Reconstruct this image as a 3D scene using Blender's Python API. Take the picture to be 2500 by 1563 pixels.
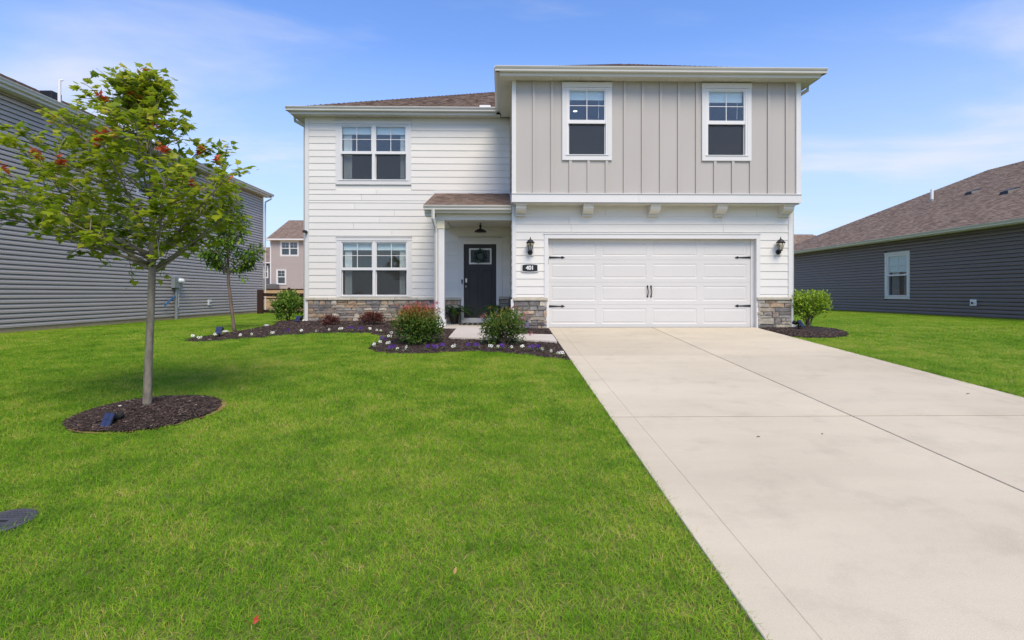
import bpy, bmesh, math, random
import numpy as np
from mathutils import Matrix, Vector
R = math.radians
for o in list(bpy.data.objects): bpy.data.objects.remove(o)
SC = bpy.context.scene
COL = SC.collection

# ------------------------------------------------------------------ camera
cam = bpy.data.cameras.new('camera'); camo = bpy.data.objects.new('camera', cam); COL.objects.link(camo)
cam.sensor_width = 36.0; cam.lens = 1300/2500*36; cam.shift_y = -(781.5-717)/2500
cam.clip_start = .05; cam.clip_end = 3000
camo.location = (0, 0, .83); camo.rotation_euler = (R(90), 0, -math.atan(24/1300))
SC.camera = camo
# ------------------------------------------------------------------ sky and sun
SUN_EL, SUN_AZ = 53, 15          # sun behind the camera, a little to its right (degrees from -Y towards +X)
W_ = bpy.data.worlds.new('World'); SC.world = W_; W_.use_nodes = True
nt = W_.node_tree; nt.nodes.clear()
def N(t, typ, **kw):
    n = t.nodes.new(typ)
    for k, v in kw.items(): setattr(n, k, v)
    return n
sky = N(nt, 'ShaderNodeTexSky', sky_type='NISHITA', sun_disc=False)
sky.sun_elevation = R(SUN_EL); sky.sun_rotation = R(180-SUN_AZ)
sky.air_density = 1.0; sky.dust_density = .3; sky.ozone_density = 2.5; sky.altitude = 200
tc = N(nt, 'ShaderNodeTexCoord'); sep = N(nt, 'ShaderNodeSeparateXYZ'); nt.links.new(tc.outputs['Generated'], sep.inputs[0])
# project the view direction on a flat cloud layer so that wisps stretch towards the horizon
zz = N(nt, 'ShaderNodeMath', operation='MAXIMUM'); nt.links.new(sep.outputs[2], zz.inputs[0]); zz.inputs[1].default_value = .03
za = N(nt, 'ShaderNodeMath', operation='ADD'); nt.links.new(zz.outputs[0], za.inputs[0]); za.inputs[1].default_value = .12
vs = N(nt, 'ShaderNodeVectorMath', operation='SCALE'); nt.links.new(tc.outputs['Generated'], vs.inputs[0])
iv = N(nt, 'ShaderNodeMath', operation='DIVIDE'); iv.inputs[0].default_value = 1; nt.links.new(za.outputs[0], iv.inputs[1])
nt.links.new(iv.outputs[0], vs.inputs['Scale'])
mp = N(nt, 'ShaderNodeMapping'); nt.links.new(vs.outputs[0], mp.inputs[0])
mp.inputs['Location'].default_value = (3.02, 1.02, 0); mp.inputs['Rotation'].default_value = (0, 0, R(24)); mp.inputs['Scale'].default_value = (.55, 1.15, .0)
n1 = N(nt, 'ShaderNodeTexNoise'); nt.links.new(mp.outputs[0], n1.inputs['Vector'])
n1.inputs['Scale'].default_value = 1.15; n1.inputs['Detail'].default_value = 7; n1.inputs['Roughness'].default_value = .52; n1.inputs['Distortion'].default_value = .5
r1 = N(nt, 'ShaderNodeMapRange', interpolation_type='SMOOTHSTEP'); r1.inputs['From Min'].default_value = .46; r1.inputs['From Max'].default_value = .80; nt.links.new(n1.outputs['Fac'], r1.inputs['Value'])
r1.inputs['To Max'].default_value = .9
hz = N(nt, 'ShaderNodeMapRange'); nt.links.new(sep.outputs[2], hz.inputs['Value'])
hz.inputs['From Min'].default_value = .42; hz.inputs['From Max'].default_value = .0; hz.inputs['To Min'].default_value = .0; hz.inputs['To Max'].default_value = .92
gr = N(nt, 'ShaderNodeVectorMath', operation='MULTIPLY'); nt.links.new(sky.outputs[0], gr.inputs[0]); gr.inputs[1].default_value = (.92, 1.08, 1.40)
hm = N(nt, 'ShaderNodeMix', data_type='RGBA'); nt.links.new(hz.outputs[0], hm.inputs['Factor']); nt.links.new(gr.outputs[0], hm.inputs['A']); hm.inputs['B'].default_value = (3.35, 3.8, 4.4, 1)
cm = N(nt, 'ShaderNodeMix', data_type='RGBA'); nt.links.new(r1.outputs[0], cm.inputs['Factor']); nt.links.new(hm.outputs['Result'], cm.inputs['A'])
cm.inputs['B'].default_value = (4.6, 4.6, 4.75, 1)
bg = N(nt, 'ShaderNodeBackground'); bg.inputs['Strength'].default_value = .15
nt.links.new(cm.outputs['Result'], bg.inputs['Color'])
wo = N(nt, 'ShaderNodeOutputWorld'); nt.links.new(bg.outputs[0], wo.inputs[0])
sl = bpy.data.lights.new('sun', 'SUN'); sl.energy = 3.0; sl.angle = R(30); sl.color = (1, .875, .685)
so = bpy.data.objects.new('sun', sl); COL.objects.link(so); so.location = (5, -20, 30)
ce = math.cos(R(SUN_EL))
so.rotation_euler = Vector((-ce*math.sin(R(SUN_AZ)), ce*math.cos(R(SUN_AZ)), -math.sin(R(SUN_EL)))).to_track_quat('-Z', 'Y').to_euler()
SC.view_settings.view_transform = 'Standard'; SC.view_settings.look = 'None'; SC.view_settings.gamma = 1
SC.view_settings.exposure = .36
SC.cycles.use_denoising = True; SC.cycles.max_bounces = 8; SC.cycles.transparent_max_bounces = 12

# ------------------------------------------------------------------ helpers
rnd = random.Random(7)
WM = {}                                   # world matrix of every parent object
def reg(o, m=None): WM[o.name] = m or Matrix.Identity(4)
def adopt(o, parent, local=False):
    o.parent = parent
    if not local: o.matrix_parent_inverse = WM[parent.name].inverted()
def props(o, label=None, cat=None, group=None, kind=None):
    if label: o['label'] = label
    if cat: o['category'] = cat
    if group: o['group'] = group
    if kind: o['kind'] = kind
    return o
def thing(name, label, cat, loc=(0, 0, 0), group=None, rotz=0):
    o = bpy.data.objects.new(name, None); o.empty_display_size = .1; COL.objects.link(o)
    o.location = loc; o.rotation_euler = (0, 0, rotz)
    reg(o, Matrix.Translation(Vector(loc)) @ Matrix.Rotation(rotz, 4, 'Z'))
    return props(o, label, cat, group)
def inst(name, mesh, parent, M=None, local=False, color=None):
    o = bpy.data.objects.new(name, mesh); COL.objects.link(o)
    if M is not None: o.matrix_basis = M
    reg(o, M)
    if parent: adopt(o, parent, local)
    if color: o.color = color
    return o
def copy_tree(o, parent=None):
    c = o.copy(); COL.objects.link(c)
    if parent: c.parent = parent
    reg(c)
    for ch in list(o.children): copy_tree(ch, c)
    return c
class MB:
    def __init__(s, M=None): s.v = []; s.f = []; s.M = M
    def add(s, vs, fs):
        n = len(s.v); s.v += [tuple(v) for v in vs]; s.f += [tuple(i+n for i in f) for f in fs]; return s
    def box(s, a0, a1, b0, b1, c0, c1):
        s.add([(x, y, z) for z in (c0, c1) for y in (b0, b1) for x in (a0, a1)],
              [(0, 2, 3, 1), (4, 5, 7, 6), (0, 1, 5, 4), (2, 6, 7, 3), (0, 4, 6, 2), (1, 3, 7, 5)]); return s
    def extrude(s, poly, axis, t0, t1):
        """poly: list of 2D pts; axis 0: (t,p,q) 1: (p,t,q) 2: (p,q,t)"""
        n = len(poly)
        def mk(p, t): return (t, p[0], p[1]) if axis == 0 else (p[0], t, p[1]) if axis == 1 else (p[0], p[1], t)
        s.add([mk(p, t0) for p in poly]+[mk(p, t1) for p in poly],
              [tuple(range(n))[::-1], tuple(range(n, 2*n))]+[(i, (i+1) % n, n+(i+1) % n, n+i) for i in range(n)]); return s
    def tube(s, pts, rad, n=8, cap=True):
        pts = [Vector(p) for p in pts]
        if not hasattr(rad, '__len__'): rad = [rad]*len(pts)
        vs = []; ref = None
        for i, p in enumerate(pts):
            d = (pts[min(i+1, len(pts)-1)]-pts[max(i-1, 0)]).normalized()
            if ref is None: ref = Vector((1, 0, 0)) if abs(d.x) < .8 else Vector((0, 1, 0))
            a = (ref-d*ref.dot(d)).normalized(); b = d.cross(a); ref = a
            for k in range(n):
                t = 2*math.pi*k/n; vs.append(p+(a*math.cos(t)+b*math.sin(t))*rad[i])
        fs = [(i*n+k, i*n+(k+1) % n, (i+1)*n+(k+1) % n, (i+1)*n+k) for i in range(len(pts)-1) for k in range(n)]
        if cap: fs += [tuple(range(n))[::-1], tuple(range((len(pts)-1)*n, len(pts)*n))]
        s.add(vs, fs); return s
    def lathe(s, prof, c=(0, 0, 0), n=16, axis='z'):
        vs = []
        for r, z in prof:
            for k in range(n):
                t = 2*math.pi*k/n; x, y = r*math.cos(t), r*math.sin(t)
                vs.append((c[0]+x, c[1]+y, c[2]+z) if axis == 'z' else (c[0]+x, c[1]+z, c[2]+y) if axis == 'y' else (c[0]+z, c[1]+x, c[2]+y))
        m = len(prof)
        fs = [(i*n+k, i*n+(k+1) % n, (i+1)*n+(k+1) % n, (i+1)*n+k) for i in range(m-1) for k in range(n)]
        fs += [tuple(range(n))[::-1], tuple(range((m-1)*n, m*n))]
        s.add(vs, fs); return s
    def mesh(s, name, mat, smooth=False, fix=True):
        me = bpy.data.meshes.new(name); vs = s.v
        if s.M is not None: vs = [tuple(s.M @ Vector(v)) for v in vs]
        me.from_pydata(vs, [], s.f)
        if fix:
            bm = bmesh.new(); bm.from_mesh(me); bmesh.ops.recalc_face_normals(bm, faces=bm.faces); bm.to_mesh(me); bm.free()
        if mat: me.materials.append(mat)
        if smooth: me.polygons.foreach_set('use_smooth', [True]*len(me.polygons))
        return me
    def build(s, name, mat, parent=None, smooth=False, local=False, bevel=0, fix=True):
        o = inst(name, s.mesh(name, mat, smooth, fix), parent, local=local)
        if bevel:
            b = o.modifiers.new('bevel', 'BEVEL'); b.width = bevel; b.segments = 2; b.limit_method = 'ANGLE'
        return o
def frameM(O, U, D):
    """local (u along the wall, d out of the wall, z up) -> world"""
    U, D, O = Vector(U), Vector(D), Vector(O)
    return Matrix(((U.x, D.x, 0, O.x), (U.y, D.y, 0, O.y), (U.z, D.z, 1, O.z), (0, 0, 0, 1)))
def arrmesh(name, V, F, mat, tint=None, smooth=False):
    me = bpy.data.meshes.new(name)
    me.from_pydata(V.tolist() if hasattr(V, 'tolist') else V, [], F.tolist() if hasattr(F, 'tolist') else F)
    if tint is not None:
        a = me.attributes.new('tint', 'FLOAT', 'POINT'); a.data.foreach_set('value', np.asarray(tint, dtype=np.float32))
    me.materials.append(mat)
    if smooth: me.polygons.foreach_set('use_smooth', [True]*len(me.polygons))
    return me
# ------------------------------------------------------------------ materials
MATS = {}
def pm(name, c1, c2=None, scale=6, rough=.6, bump=0, bscale=60, objvar=0, metal=0, spec=.4, detail=4, stretch=None, speck=0, stain=0):
    """principled material: two colours mixed by noise, optional per-object value change, fine relief, specks"""
    m = bpy.data.materials.new(name); m.use_nodes = True; t = m.node_tree; L = t.links.new
    b = t.nodes['Principled BSDF']; b.inputs['Roughness'].default_value = rough; b.inputs['Metallic'].default_value = metal
    b.inputs['Specular IOR Level'].default_value = spec
    geo = N(t, 'ShaderNodeNewGeometry'); src = geo.outputs['Position']
    if stretch:
        mp = N(t, 'ShaderNodeMapping'); mp.inputs['Scale'].default_value = stretch; L(src, mp.inputs[0]); src = mp.outputs[0]
    col = None
    if c2 is not None:
        n = N(t, 'ShaderNodeTexNoise'); n.inputs['Scale'].default_value = scale; n.inputs['Detail'].default_value = detail; L(src, n.inputs['Vector'])
        mr = N(t, 'ShaderNodeMapRange'); mr.inputs['From Min'].default_value = .3; mr.inputs['From Max'].default_value = .7; L(n.outputs['Fac'], mr.inputs['Value'])
        mi = N(t, 'ShaderNodeMix', data_type='RGBA'); L(mr.outputs[0], mi.inputs['Factor']); mi.inputs['A'].default_value = (*c1, 1); mi.inputs['B'].default_value = (*c2, 1)
        col = mi.outputs['Result']
    else:
        rgb = N(t, 'ShaderNodeRGB'); rgb.outputs[0].default_value = (*c1, 1); col = rgb.outputs[0]
    if speck:
        n = N(t, 'ShaderNodeTexNoise'); n.inputs['Scale'].default_value = 420; n.inputs['Detail'].default_value = 2; L(geo.outputs['Position'], n.inputs['Vector'])
        mr = N(t, 'ShaderNodeMapRange'); mr.inputs['From Min'].default_value = .25; mr.inputs['From Max'].default_value = .75; mr.inputs['To Min'].default_value = 1-speck; mr.inputs['To Max'].default_value = 1+speck; L(n.outputs['Fac'], mr.inputs['Value'])
        vm = N(t, 'ShaderNodeVectorMath', operation='SCALE'); L(col, vm.inputs[0]); L(mr.outputs[0], vm.inputs['Scale']); col = vm.outputs[0]
    if stain:
        for sc_, st_, lo_, hi_ in ((1.1, (.35, 1.6, 1), .35, .75), (2.6, (1, 1, 1), .52, .72)):
            mq = N(t, 'ShaderNodeMapping'); mq.inputs['Scale'].default_value = st_; mq.inputs['Location'].default_value = (sc_*3, 7, 0); L(geo.outputs['Position'], mq.inputs[0])
            n = N(t, 'ShaderNodeTexNoise'); n.inputs['Scale'].default_value = sc_; n.inputs['Detail'].default_value = 8; n.inputs['Roughness'].default_value = .65; L(mq.outputs[0], n.inputs['Vector'])
            mr = N(t, 'ShaderNodeMapRange'); mr.inputs['From Min'].default_value = lo_; mr.inputs['From Max'].default_value = hi_; mr.inputs['To Min'].default_value = 1; mr.inputs['To Max'].default_value = 1-stain; L(n.outputs['Fac'], mr.inputs['Value'])
            vm = N(t, 'ShaderNodeVectorMath', operation='SCALE'); L(col, vm.inputs[0]); L(mr.outputs[0], vm.inputs['Scale']); col = vm.outputs[0]
    if objvar:
        oi = N(t, 'ShaderNodeObjectInfo'); mr = N(t, 'ShaderNodeMapRange'); mr.inputs['To Min'].default_value = 1-objvar; mr.inputs['To Max'].default_value = 1+objvar*.6; L(oi.outputs['Random'], mr.inputs['Value'])
        vm = N(t, 'ShaderNodeVectorMath', operation='SCALE'); L(col, vm.inputs[0]); L(mr.outputs[0], vm.inputs['Scale']); col = vm.outputs[0]
    L(col, b.inputs['Base Color'])
    if bump:
        n = N(t, 'ShaderNodeTexNoise'); n.inputs['Scale'].default_value = bscale; n.inputs['Detail'].default_value = 5; L(src, n.inputs['Vector'])
        bu = N(t, 'ShaderNodeBump'); bu.inputs['Strength'].default_value = bump; bu.inputs['Distance'].default_value = .01; L(n.outputs['Fac'], bu.inputs['Height']); L(bu.outputs[0], b.inputs['Normal'])
    MATS[name] = m; return m
def ramp(t, stops, fac):
    r = N(t, 'ShaderNodeValToRGB'); e = r.color_ramp.elements
    e[0].position, e[0].color = stops[0][0], (*stops[0][1], 1); e[1].position, e[1].color = stops[-1][0], (*stops[-1][1], 1)
    for p, c in stops[1:-1]:
        x = e.new(p); x.color = (*c, 1)
    t.links.new(fac, r.inputs[0]); return r.outputs[0]
def tintmat(name, stops, rough=.7, trans=0, noise=None, bump=0, bscale=200, spec=.3, grow=0):
    """colour from the mesh attribute 'tint' through a ramp; optional translucency and slow world-space variation"""
    m = bpy.data.materials.new(name); m.use_nodes = True; t = m.node_tree; L = t.links.new
    b = t.nodes['Principled BSDF']; b.inputs['Roughness'].default_value = rough; b.inputs['Specular IOR Level'].default_value = spec
    a = N(t, 'ShaderNodeAttribute', attribute_name='tint'); fac = a.outputs['Fac']
    geo = N(t, 'ShaderNodeNewGeometry')
    for sc, amp in ((noise if isinstance(noise, list) else [noise]) if noise else []):
        n = N(t, 'ShaderNodeTexNoise'); n.inputs['Scale'].default_value = sc; n.inputs['Detail'].default_value = 3; L(geo.outputs['Position'], n.inputs['Vector'])
        mr = N(t, 'ShaderNodeMapRange'); mr.inputs['From Min'].default_value = .3; mr.inputs['From Max'].default_value = .7; mr.inputs['To Min'].default_value = -amp; mr.inputs['To Max'].default_value = amp; L(n.outputs['Fac'], mr.inputs['Value'])
        ad = N(t, 'ShaderNodeMath', operation='ADD'); L(fac, ad.inputs[0]); L(mr.outputs[0], ad.inputs[1]); fac = ad.outputs[0]
    c = ramp(t, stops, fac); L(c, b.inputs['Base Color']); nrm = None
    if grow:
        va = N(t, 'ShaderNodeVectorMath', operation='ADD'); L(geo.outputs['Normal'], va.inputs[0]); va.inputs[1].default_value = (0, 0, grow)
        vn = N(t, 'ShaderNodeVectorMath', operation='NORMALIZE'); L(va.outputs[0], vn.inputs[0]); nrm = vn.outputs[0]; L(nrm, b.inputs['Normal'])
    if bump:
        n = N(t, 'ShaderNodeTexNoise'); n.inputs['Scale'].default_value = bscale; L(geo.outputs['Position'], n.inputs['Vector'])
        bu = N(t, 'ShaderNodeBump'); bu.inputs['Strength'].default_value = bump; bu.inputs['Distance'].default_value = .005; L(n.outputs['Fac'], bu.inputs['Height']); L(bu.outputs[0], b.inputs['Normal'])
    if trans:
        tr = N(t, 'ShaderNodeBsdfTranslucent'); L(c, tr.inputs[0]); mi = N(t, 'ShaderNodeMixShader'); mi.inputs[0].default_value = trans
        L(b.outputs[0], mi.inputs[1]); L(tr.outputs[0], mi.inputs[2]); L(mi.outputs[0], t.nodes['Material Output'].inputs[0])
    MATS[name] = m; return m

m_white = pm('white_board', (.74, .715, .66), (.71, .685, .63), 1.3, .55, .08, 90, objvar=.035, stretch=(.6, .6, 3))
m_trim = pm('white_trim', (.69, .68, .66), (.665, .655, .635), 2, .5, objvar=.02)
m_gut = pm('cream_metal', (.66, .64, .58), (.63, .61, .55), 1.5, .38)
m_soff = pm('soffit_vinyl', (.66, .64, .56), (.61, .59, .51), 2, .6)
m_grey = pm('grey_panel', (.46, .43, .395), (.44, .41, .375), 1.2, .6, .1, 120, stretch=(1.5, 1.5, .5))
m_vin = pm('vinyl_frame', (.72, .715, .70), rough=.35)
m_gdoor = pm('garage_door_paint', (.615, .60, .57), (.60, .585, .555), 2, .42, .05, 200)
m_black = pm('black_metal', (.012, .012, .013), rough=.45, bump=.2, bscale=120)
m_door = pm('door_paint', (.030, .029, .028), (.026, .025, .024), 3, .5, .05, 150)
m_nickel = pm('satin_nickel', (.55, .52, .47), rough=.3, metal=.9)
m_mortar = pm('mortar', (.30, .275, .24), (.24, .22, .19), 40, .9, .5, 90)
m_cap = pm('cap_stone', (.50, .47, .39), (.40, .36, .27), 7, .85, .4, 60, objvar=.12)
m_cream = pm('cream_wood', (.74, .69, .50), (.70, .65, .47), 5, .7)
m_conc = pm('concrete', (.61, .535, .40), (.55, .475, .35), .55, .88, .3, 220, speck=.2, detail=7, objvar=.06, stain=.12)
m_conc2 = pm('walk_concrete', (.55, .50, .44), (.50, .45, .39), 1.2, .88, .2, 220, speck=.1)
m_found = pm('foundation_block', (.46, .36, .21), (.38, .30, .18), 5, .9, .4, 60, objvar=.06)
m_jnt = pm('joint_dirt', (.12, .10, .08), (.08, .068, .052), 8, rough=.95)
m_lgrey = pm('vinyl_mid_grey', (.47, .42, .372), (.445, .395, .35), 1.2, .36, objvar=.04, stretch=(1, 1, 4))
m_dgrey = pm('vinyl_charcoal', (.165, .14, .126), (.15, .127, .115), 1.2, .36, objvar=.05, stretch=(1, 1, 4))
m_tan = pm('vinyl_taupe', (.40, .345, .315), (.375, .325, .295), 1, .6)
m_slate = pm('far_slate_siding', (.085, .09, .10), (.075, .08, .09), 1, .6)
m_meter = pm('meter_grey', (.26, .29, .29), (.22, .25, .25), 8, .5)
m_pvc = pm('white_pvc', (.80, .80, .78), rough=.4)
m_blue = pm('blue_conduit', (.06, .19, .36), rough=.5)
m_rubber = pm('black_rubber', (.012, .012, .012), rough=.8)
m_solar = pm('solar_panel', (.018, .026, .075), (.022, .03, .09), 30, .18, spec=.6)
m_fence = pm('brown_stained_wood', (.028, .014, .009), (.045, .022, .014), 12, .8, .4, 40, stretch=(1, 1, 4))
m_soil = pm('ground_thatch', (.115, .15, .025), (.17, .155, .05), 9, .95, .6, 60)
m_clay = pm('orange_soil', (.17, .085, .035), (.36, .22, .10), 14, .95, .6, 60)
m_mulch = pm('mulch_base', (.020, .013, .011), (.038, .024, .020), 30, .95, .9, 70)
m_straw = pm('straw_ground', (.42, .27, .10), (.30, .18, .07), 6, .95, .8, 30, detail=8)
m_asph = pm('asphalt', (.05, .05, .05), (.06, .06, .06), 20, .9, .4, 150)
m_room = pm('room_wall', (.46, .44, .40), rough=.9)
m_ceil = pm('room_ceiling', (.7, .7, .68), rough=.9)
m_curt = pm('curtain_cloth', (.78, .78, .76), (.62, .62, .60), 20, .9, stretch=(6, 6, .2))
m_blind = pm('blind_vinyl', (.80, .86, .84), rough=.5)
m_pot = pm('dark_pot', (.014, .011, .010), rough=.4)
m_lid = pm('plastic_lid', (.075, .075, .085), (.055, .055, .065), 30, .6, .3, 150)
m_ac = pm('condenser_grey', (.17, .17, .165), rough=.6)
m_stone = bpy.data.materials.new('ledge_stone'); m_stone.use_nodes = True
t = m_stone.node_tree; b = t.nodes['Principled BSDF']; b.inputs['Roughness'].default_value = .88; b.inputs['Specular IOR Level'].default_value = .25
oi = N(t, 'ShaderNodeObjectInfo'); geo = N(t, 'ShaderNodeNewGeometry')
n = N(t, 'ShaderNodeTexNoise'); n.inputs['Scale'].default_value = 9; n.inputs['Detail'].default_value = 7; n.inputs['Roughness'].default_value = .62; t.links.new(geo.outputs['Position'], n.inputs['Vector'])
mr = N(t, 'ShaderNodeMapRange'); mr.inputs['From Min'].default_value = .3; mr.inputs['From Max'].default_value = .7; mr.inputs['To Min'].default_value = .62; mr.inputs['To Max'].default_value = 1.3; t.links.new(n.outputs['Fac'], mr.inputs['Value'])
vm = N(t, 'ShaderNodeVectorMath', operation='SCALE'); t.links.new(oi.outputs['Color'], vm.inputs[0]); t.links.new(mr.outputs[0], vm.inputs['Scale']); t.links.new(vm.outputs[0], b.inputs['Base Color'])
bu = N(t, 'ShaderNodeBump'); bu.inputs['Strength'].default_value = .7; bu.inputs['Distance'].default_value = .012; n2 = N(t, 'ShaderNodeTexNoise'); n2.inputs['Scale'].default_value = 45; n2.inputs['Detail'].default_value = 6; t.links.new(geo.outputs['Position'], n2.inputs['Vector']); t.links.new(n2.outputs['Fac'], bu.inputs['Height']); t.links.new(bu.outputs[0], b.inputs['Normal'])
BROWN = [(0, (.105, .070, .052)), (.35, (.185, .130, .098)), (.7, (.245, .178, .138)), (1, (.30, .228, .18))]
m_shing = tintmat('asphalt_shingle', BROWN, .95, bump=.8, bscale=260, noise=(1.2, .07))
GRASS = [(0, (.062, .165, .006)), (.3, (.158, .35, .014)), (.55, (.265, .49, .024)), (.75, (.42, .55, .045)), (.88, (.57, .49, .10)), (1, (.70, .55, .23))]
m_grass = tintmat('grass_blade', GRASS, .45, trans=.4, noise=[(.45, .13), (2.6, .18), (14, .10)], spec=.2, grow=2.2)
m_maple = tintmat('maple_leaf', [(0, (.12, .20, .010)), (.4, (.28, .38, .018)), (.75, (.44, .49, .03)), (1, (.58, .56, .08))], .42, trans=.55, grow=.7)
m_red = tintmat('new_maple_leaf', [(0, (.46, .05, .03)), (.5, (.58, .13, .035)), (1, (.50, .28, .05))], .5, trans=.35)
m_green = tintmat('narrow_leaf', [(0, (.05, .115, .008)), (.5, (.13, .25, .016)), (1, (.28, .39, .04))], .4, trans=.35, grow=.4)
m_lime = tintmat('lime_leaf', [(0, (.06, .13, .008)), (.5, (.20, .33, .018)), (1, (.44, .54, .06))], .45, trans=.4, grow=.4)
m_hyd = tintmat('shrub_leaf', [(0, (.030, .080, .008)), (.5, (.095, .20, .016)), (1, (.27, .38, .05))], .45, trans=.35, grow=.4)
m_barb = tintmat('dark_red_leaf', [(0, (.035, .012, .010)), (.5, (.11, .032, .022)), (1, (.22, .075, .045))], .5, trans=.2)
m_spir = tintmat('bronze_green_leaf', [(0, (.028, .075, .010)), (.36, (.075, .15, .016)), (.55, (.15, .18, .022)), (.72, (.32, .13, .035)), (1, (.42, .085, .045))], .45, trans=.35, grow=.3)
m_pink = tintmat('pink_bloom', [(0, (.34, .035, .06)), (.6, (.50, .10, .16)), (1, (.60, .28, .33))], .6, trans=.3)
m_fern = tintmat('fern_leaf', [(0, (.018, .055, .008)), (.5, (.045, .115, .014)), (1, (.11, .20, .03))], .5, trans=.25)
m_euc = tintmat('eucalyptus_leaf', [(0, (.012, .035, .028)), (.6, (.04, .085, .07)), (1, (.20, .25, .22))], .6)
m_pet = tintmat('pansy_petal', [(0, (.035, .008, .10)), (.35, (.10, .022, .28)), (.5, (.62, .60, .50)), (1, (.85, .84, .78))], .6, trans=.25)
m_bark = pm('grey_bark', (.28, .245, .19), (.14, .12, .09), 18, .9, .9, 45, stretch=(1, 1, .35))
m_bark2 = pm('brown_bark', (.20, .145, .105), (.12, .085, .06), 14, .9, .7, 45, stretch=(1, 1, .35))
m_chip = tintmat('mulch_chip', [(0, (.014, .010, .008)), (.5, (.052, .034, .028)), (.85, (.13, .092, .076)), (1, (.30, .24, .19))], .9)
m_mat = pm('mat_weave', (.03, .028, .026), (.045, .042, .04), 60, .95, .6, 200)
m_mats = pm('mat_stripe', (.55, .50, .40), rough=.95)
m_plq = pm('plaque_black', (.014, .014, .015), rough=.4)
def emat(name, c, s):
    m = bpy.data.materials.new(name); m.use_nodes = True; t = m.node_tree; t.nodes.clear(); e = N(t, 'ShaderNodeEmission'); e.inputs[0].default_value = (*c, 1); e.inputs[1].default_value = s
    o = N(t, 'ShaderNodeOutputMaterial'); t.links.new(e.outputs[0], o.inputs[0]); return m
m_lamp = emat('room_light', (1, .96, .9), 2.2)
def glassmat(name, ior, tint):
    m = bpy.data.materials.new(name); m.use_nodes = True; t = m.node_tree; t.nodes.clear()
    tr = N(t, 'ShaderNodeBsdfTransparent'); tr.inputs[0].default_value = (*tint, 1); gl = N(t, 'ShaderNodeBsdfGlossy'); gl.inputs['Roughness'].default_value = .015
    lw_ = N(t, 'ShaderNodeLayerWeight'); lw_.inputs[0].default_value = .5; pw = N(t, 'ShaderNodeMath', operation='POWER'); t.links.new(lw_.outputs['Facing'], pw.inputs[0]); pw.inputs[1].default_value = 5
    fr = N(t, 'ShaderNodeMapRange'); t.links.new(pw.outputs[0], fr.inputs['Value']); fr.inputs['To Min'].default_value = ior; fr.inputs['To Max'].default_value = 1; mi = N(t, 'ShaderNodeMixShader'); o = N(t, 'ShaderNodeOutputMaterial')
    geo = N(t, 'ShaderNodeNewGeometry'); no = N(t, 'ShaderNodeTexNoise'); no.inputs['Scale'].default_value = 1.6; t.links.new(geo.outputs['Position'], no.inputs['Vector'])
    bu = N(t, 'ShaderNodeBump'); bu.inputs['Strength'].default_value = .12; bu.inputs['Distance'].default_value = .02; t.links.new(no.outputs['Fac'], bu.inputs['Height']); t.links.new(bu.outputs[0], gl.inputs['Normal'])
    t.links.new(fr.outputs[0], mi.inputs[0]); t.links.new(tr.outputs[0], mi.inputs[1]); t.links.new(gl.outputs[0], mi.inputs[2]); t.links.new(mi.outputs[0], o.inputs[0]); return m
m_glass = glassmat('window_glass', .075, (.93, .97, .98))
m_dglass = glassmat('door_glass', .025, (.5, .52, .5))
m_lglass = glassmat('lantern_glass', .04, (.95, .92, .82))
m_scr = bpy.data.materials.new('insect_screen'); m_scr.use_nodes = True
t = m_scr.node_tree; b = t.nodes['Principled BSDF']; b.inputs['Base Color'].default_value = (.035, .035, .034, 1); b.inputs['Roughness'].default_value = .7; b.inputs['Alpha'].default_value = .45

# ------------------------------------------------------------------ ground
def sst(a, b, x):
    t = np.clip((x-a)/(b-a), 0, 1); return t*t*(3-2*t)
def ground(x, y):
    x = np.asarray(x, float); y = np.asarray(y, float)
    d = 12.6-y; k = .25
    z = -.061*k*np.logaddexp(0, d/k)
    z = z+.061*np.logaddexp(0, (-4-y)/.6)*.6            # levels out towards the street
    z = z-.17*sst(-7, -12, x)*sst(8.5, 13, y)+.04*sst(8, 14, x)*sst(9, 14, y)
    z = z+1.33*sst(30, 55, y)
    return z-.018
xs = np.concatenate([np.linspace(-900, -60, 10), np.linspace(-50, -14, 19), np.arange(-13, 17.01, .5), np.linspace(18, 60, 22), np.linspace(70, 900, 10)])
ys = np.concatenate([np.linspace(-900, -60, 10), np.linspace(-50, -10, 11), np.arange(-8, 32.01, .5), np.linspace(33, 60, 28), np.linspace(70, 900, 10)])
GX, GY = np.meshgrid(xs, ys); GZ = ground(GX, GY)-.004
nx, ny = len(xs), len(ys)
idx = np.arange(nx*ny).reshape(ny, nx)
gf = np.stack([idx[:-1, :-1], idx[:-1, 1:], idx[1:, 1:], idx[1:, :-1]], -1).reshape(-1, 4)
go = inst('lawn_ground', arrmesh('lawn_ground', np.stack([GX, GY, GZ], -1).reshape(-1, 3), gf, m_soil, smooth=True), None)
props(go, 'green lawn ground around the houses', None, kind='structure')

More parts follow.
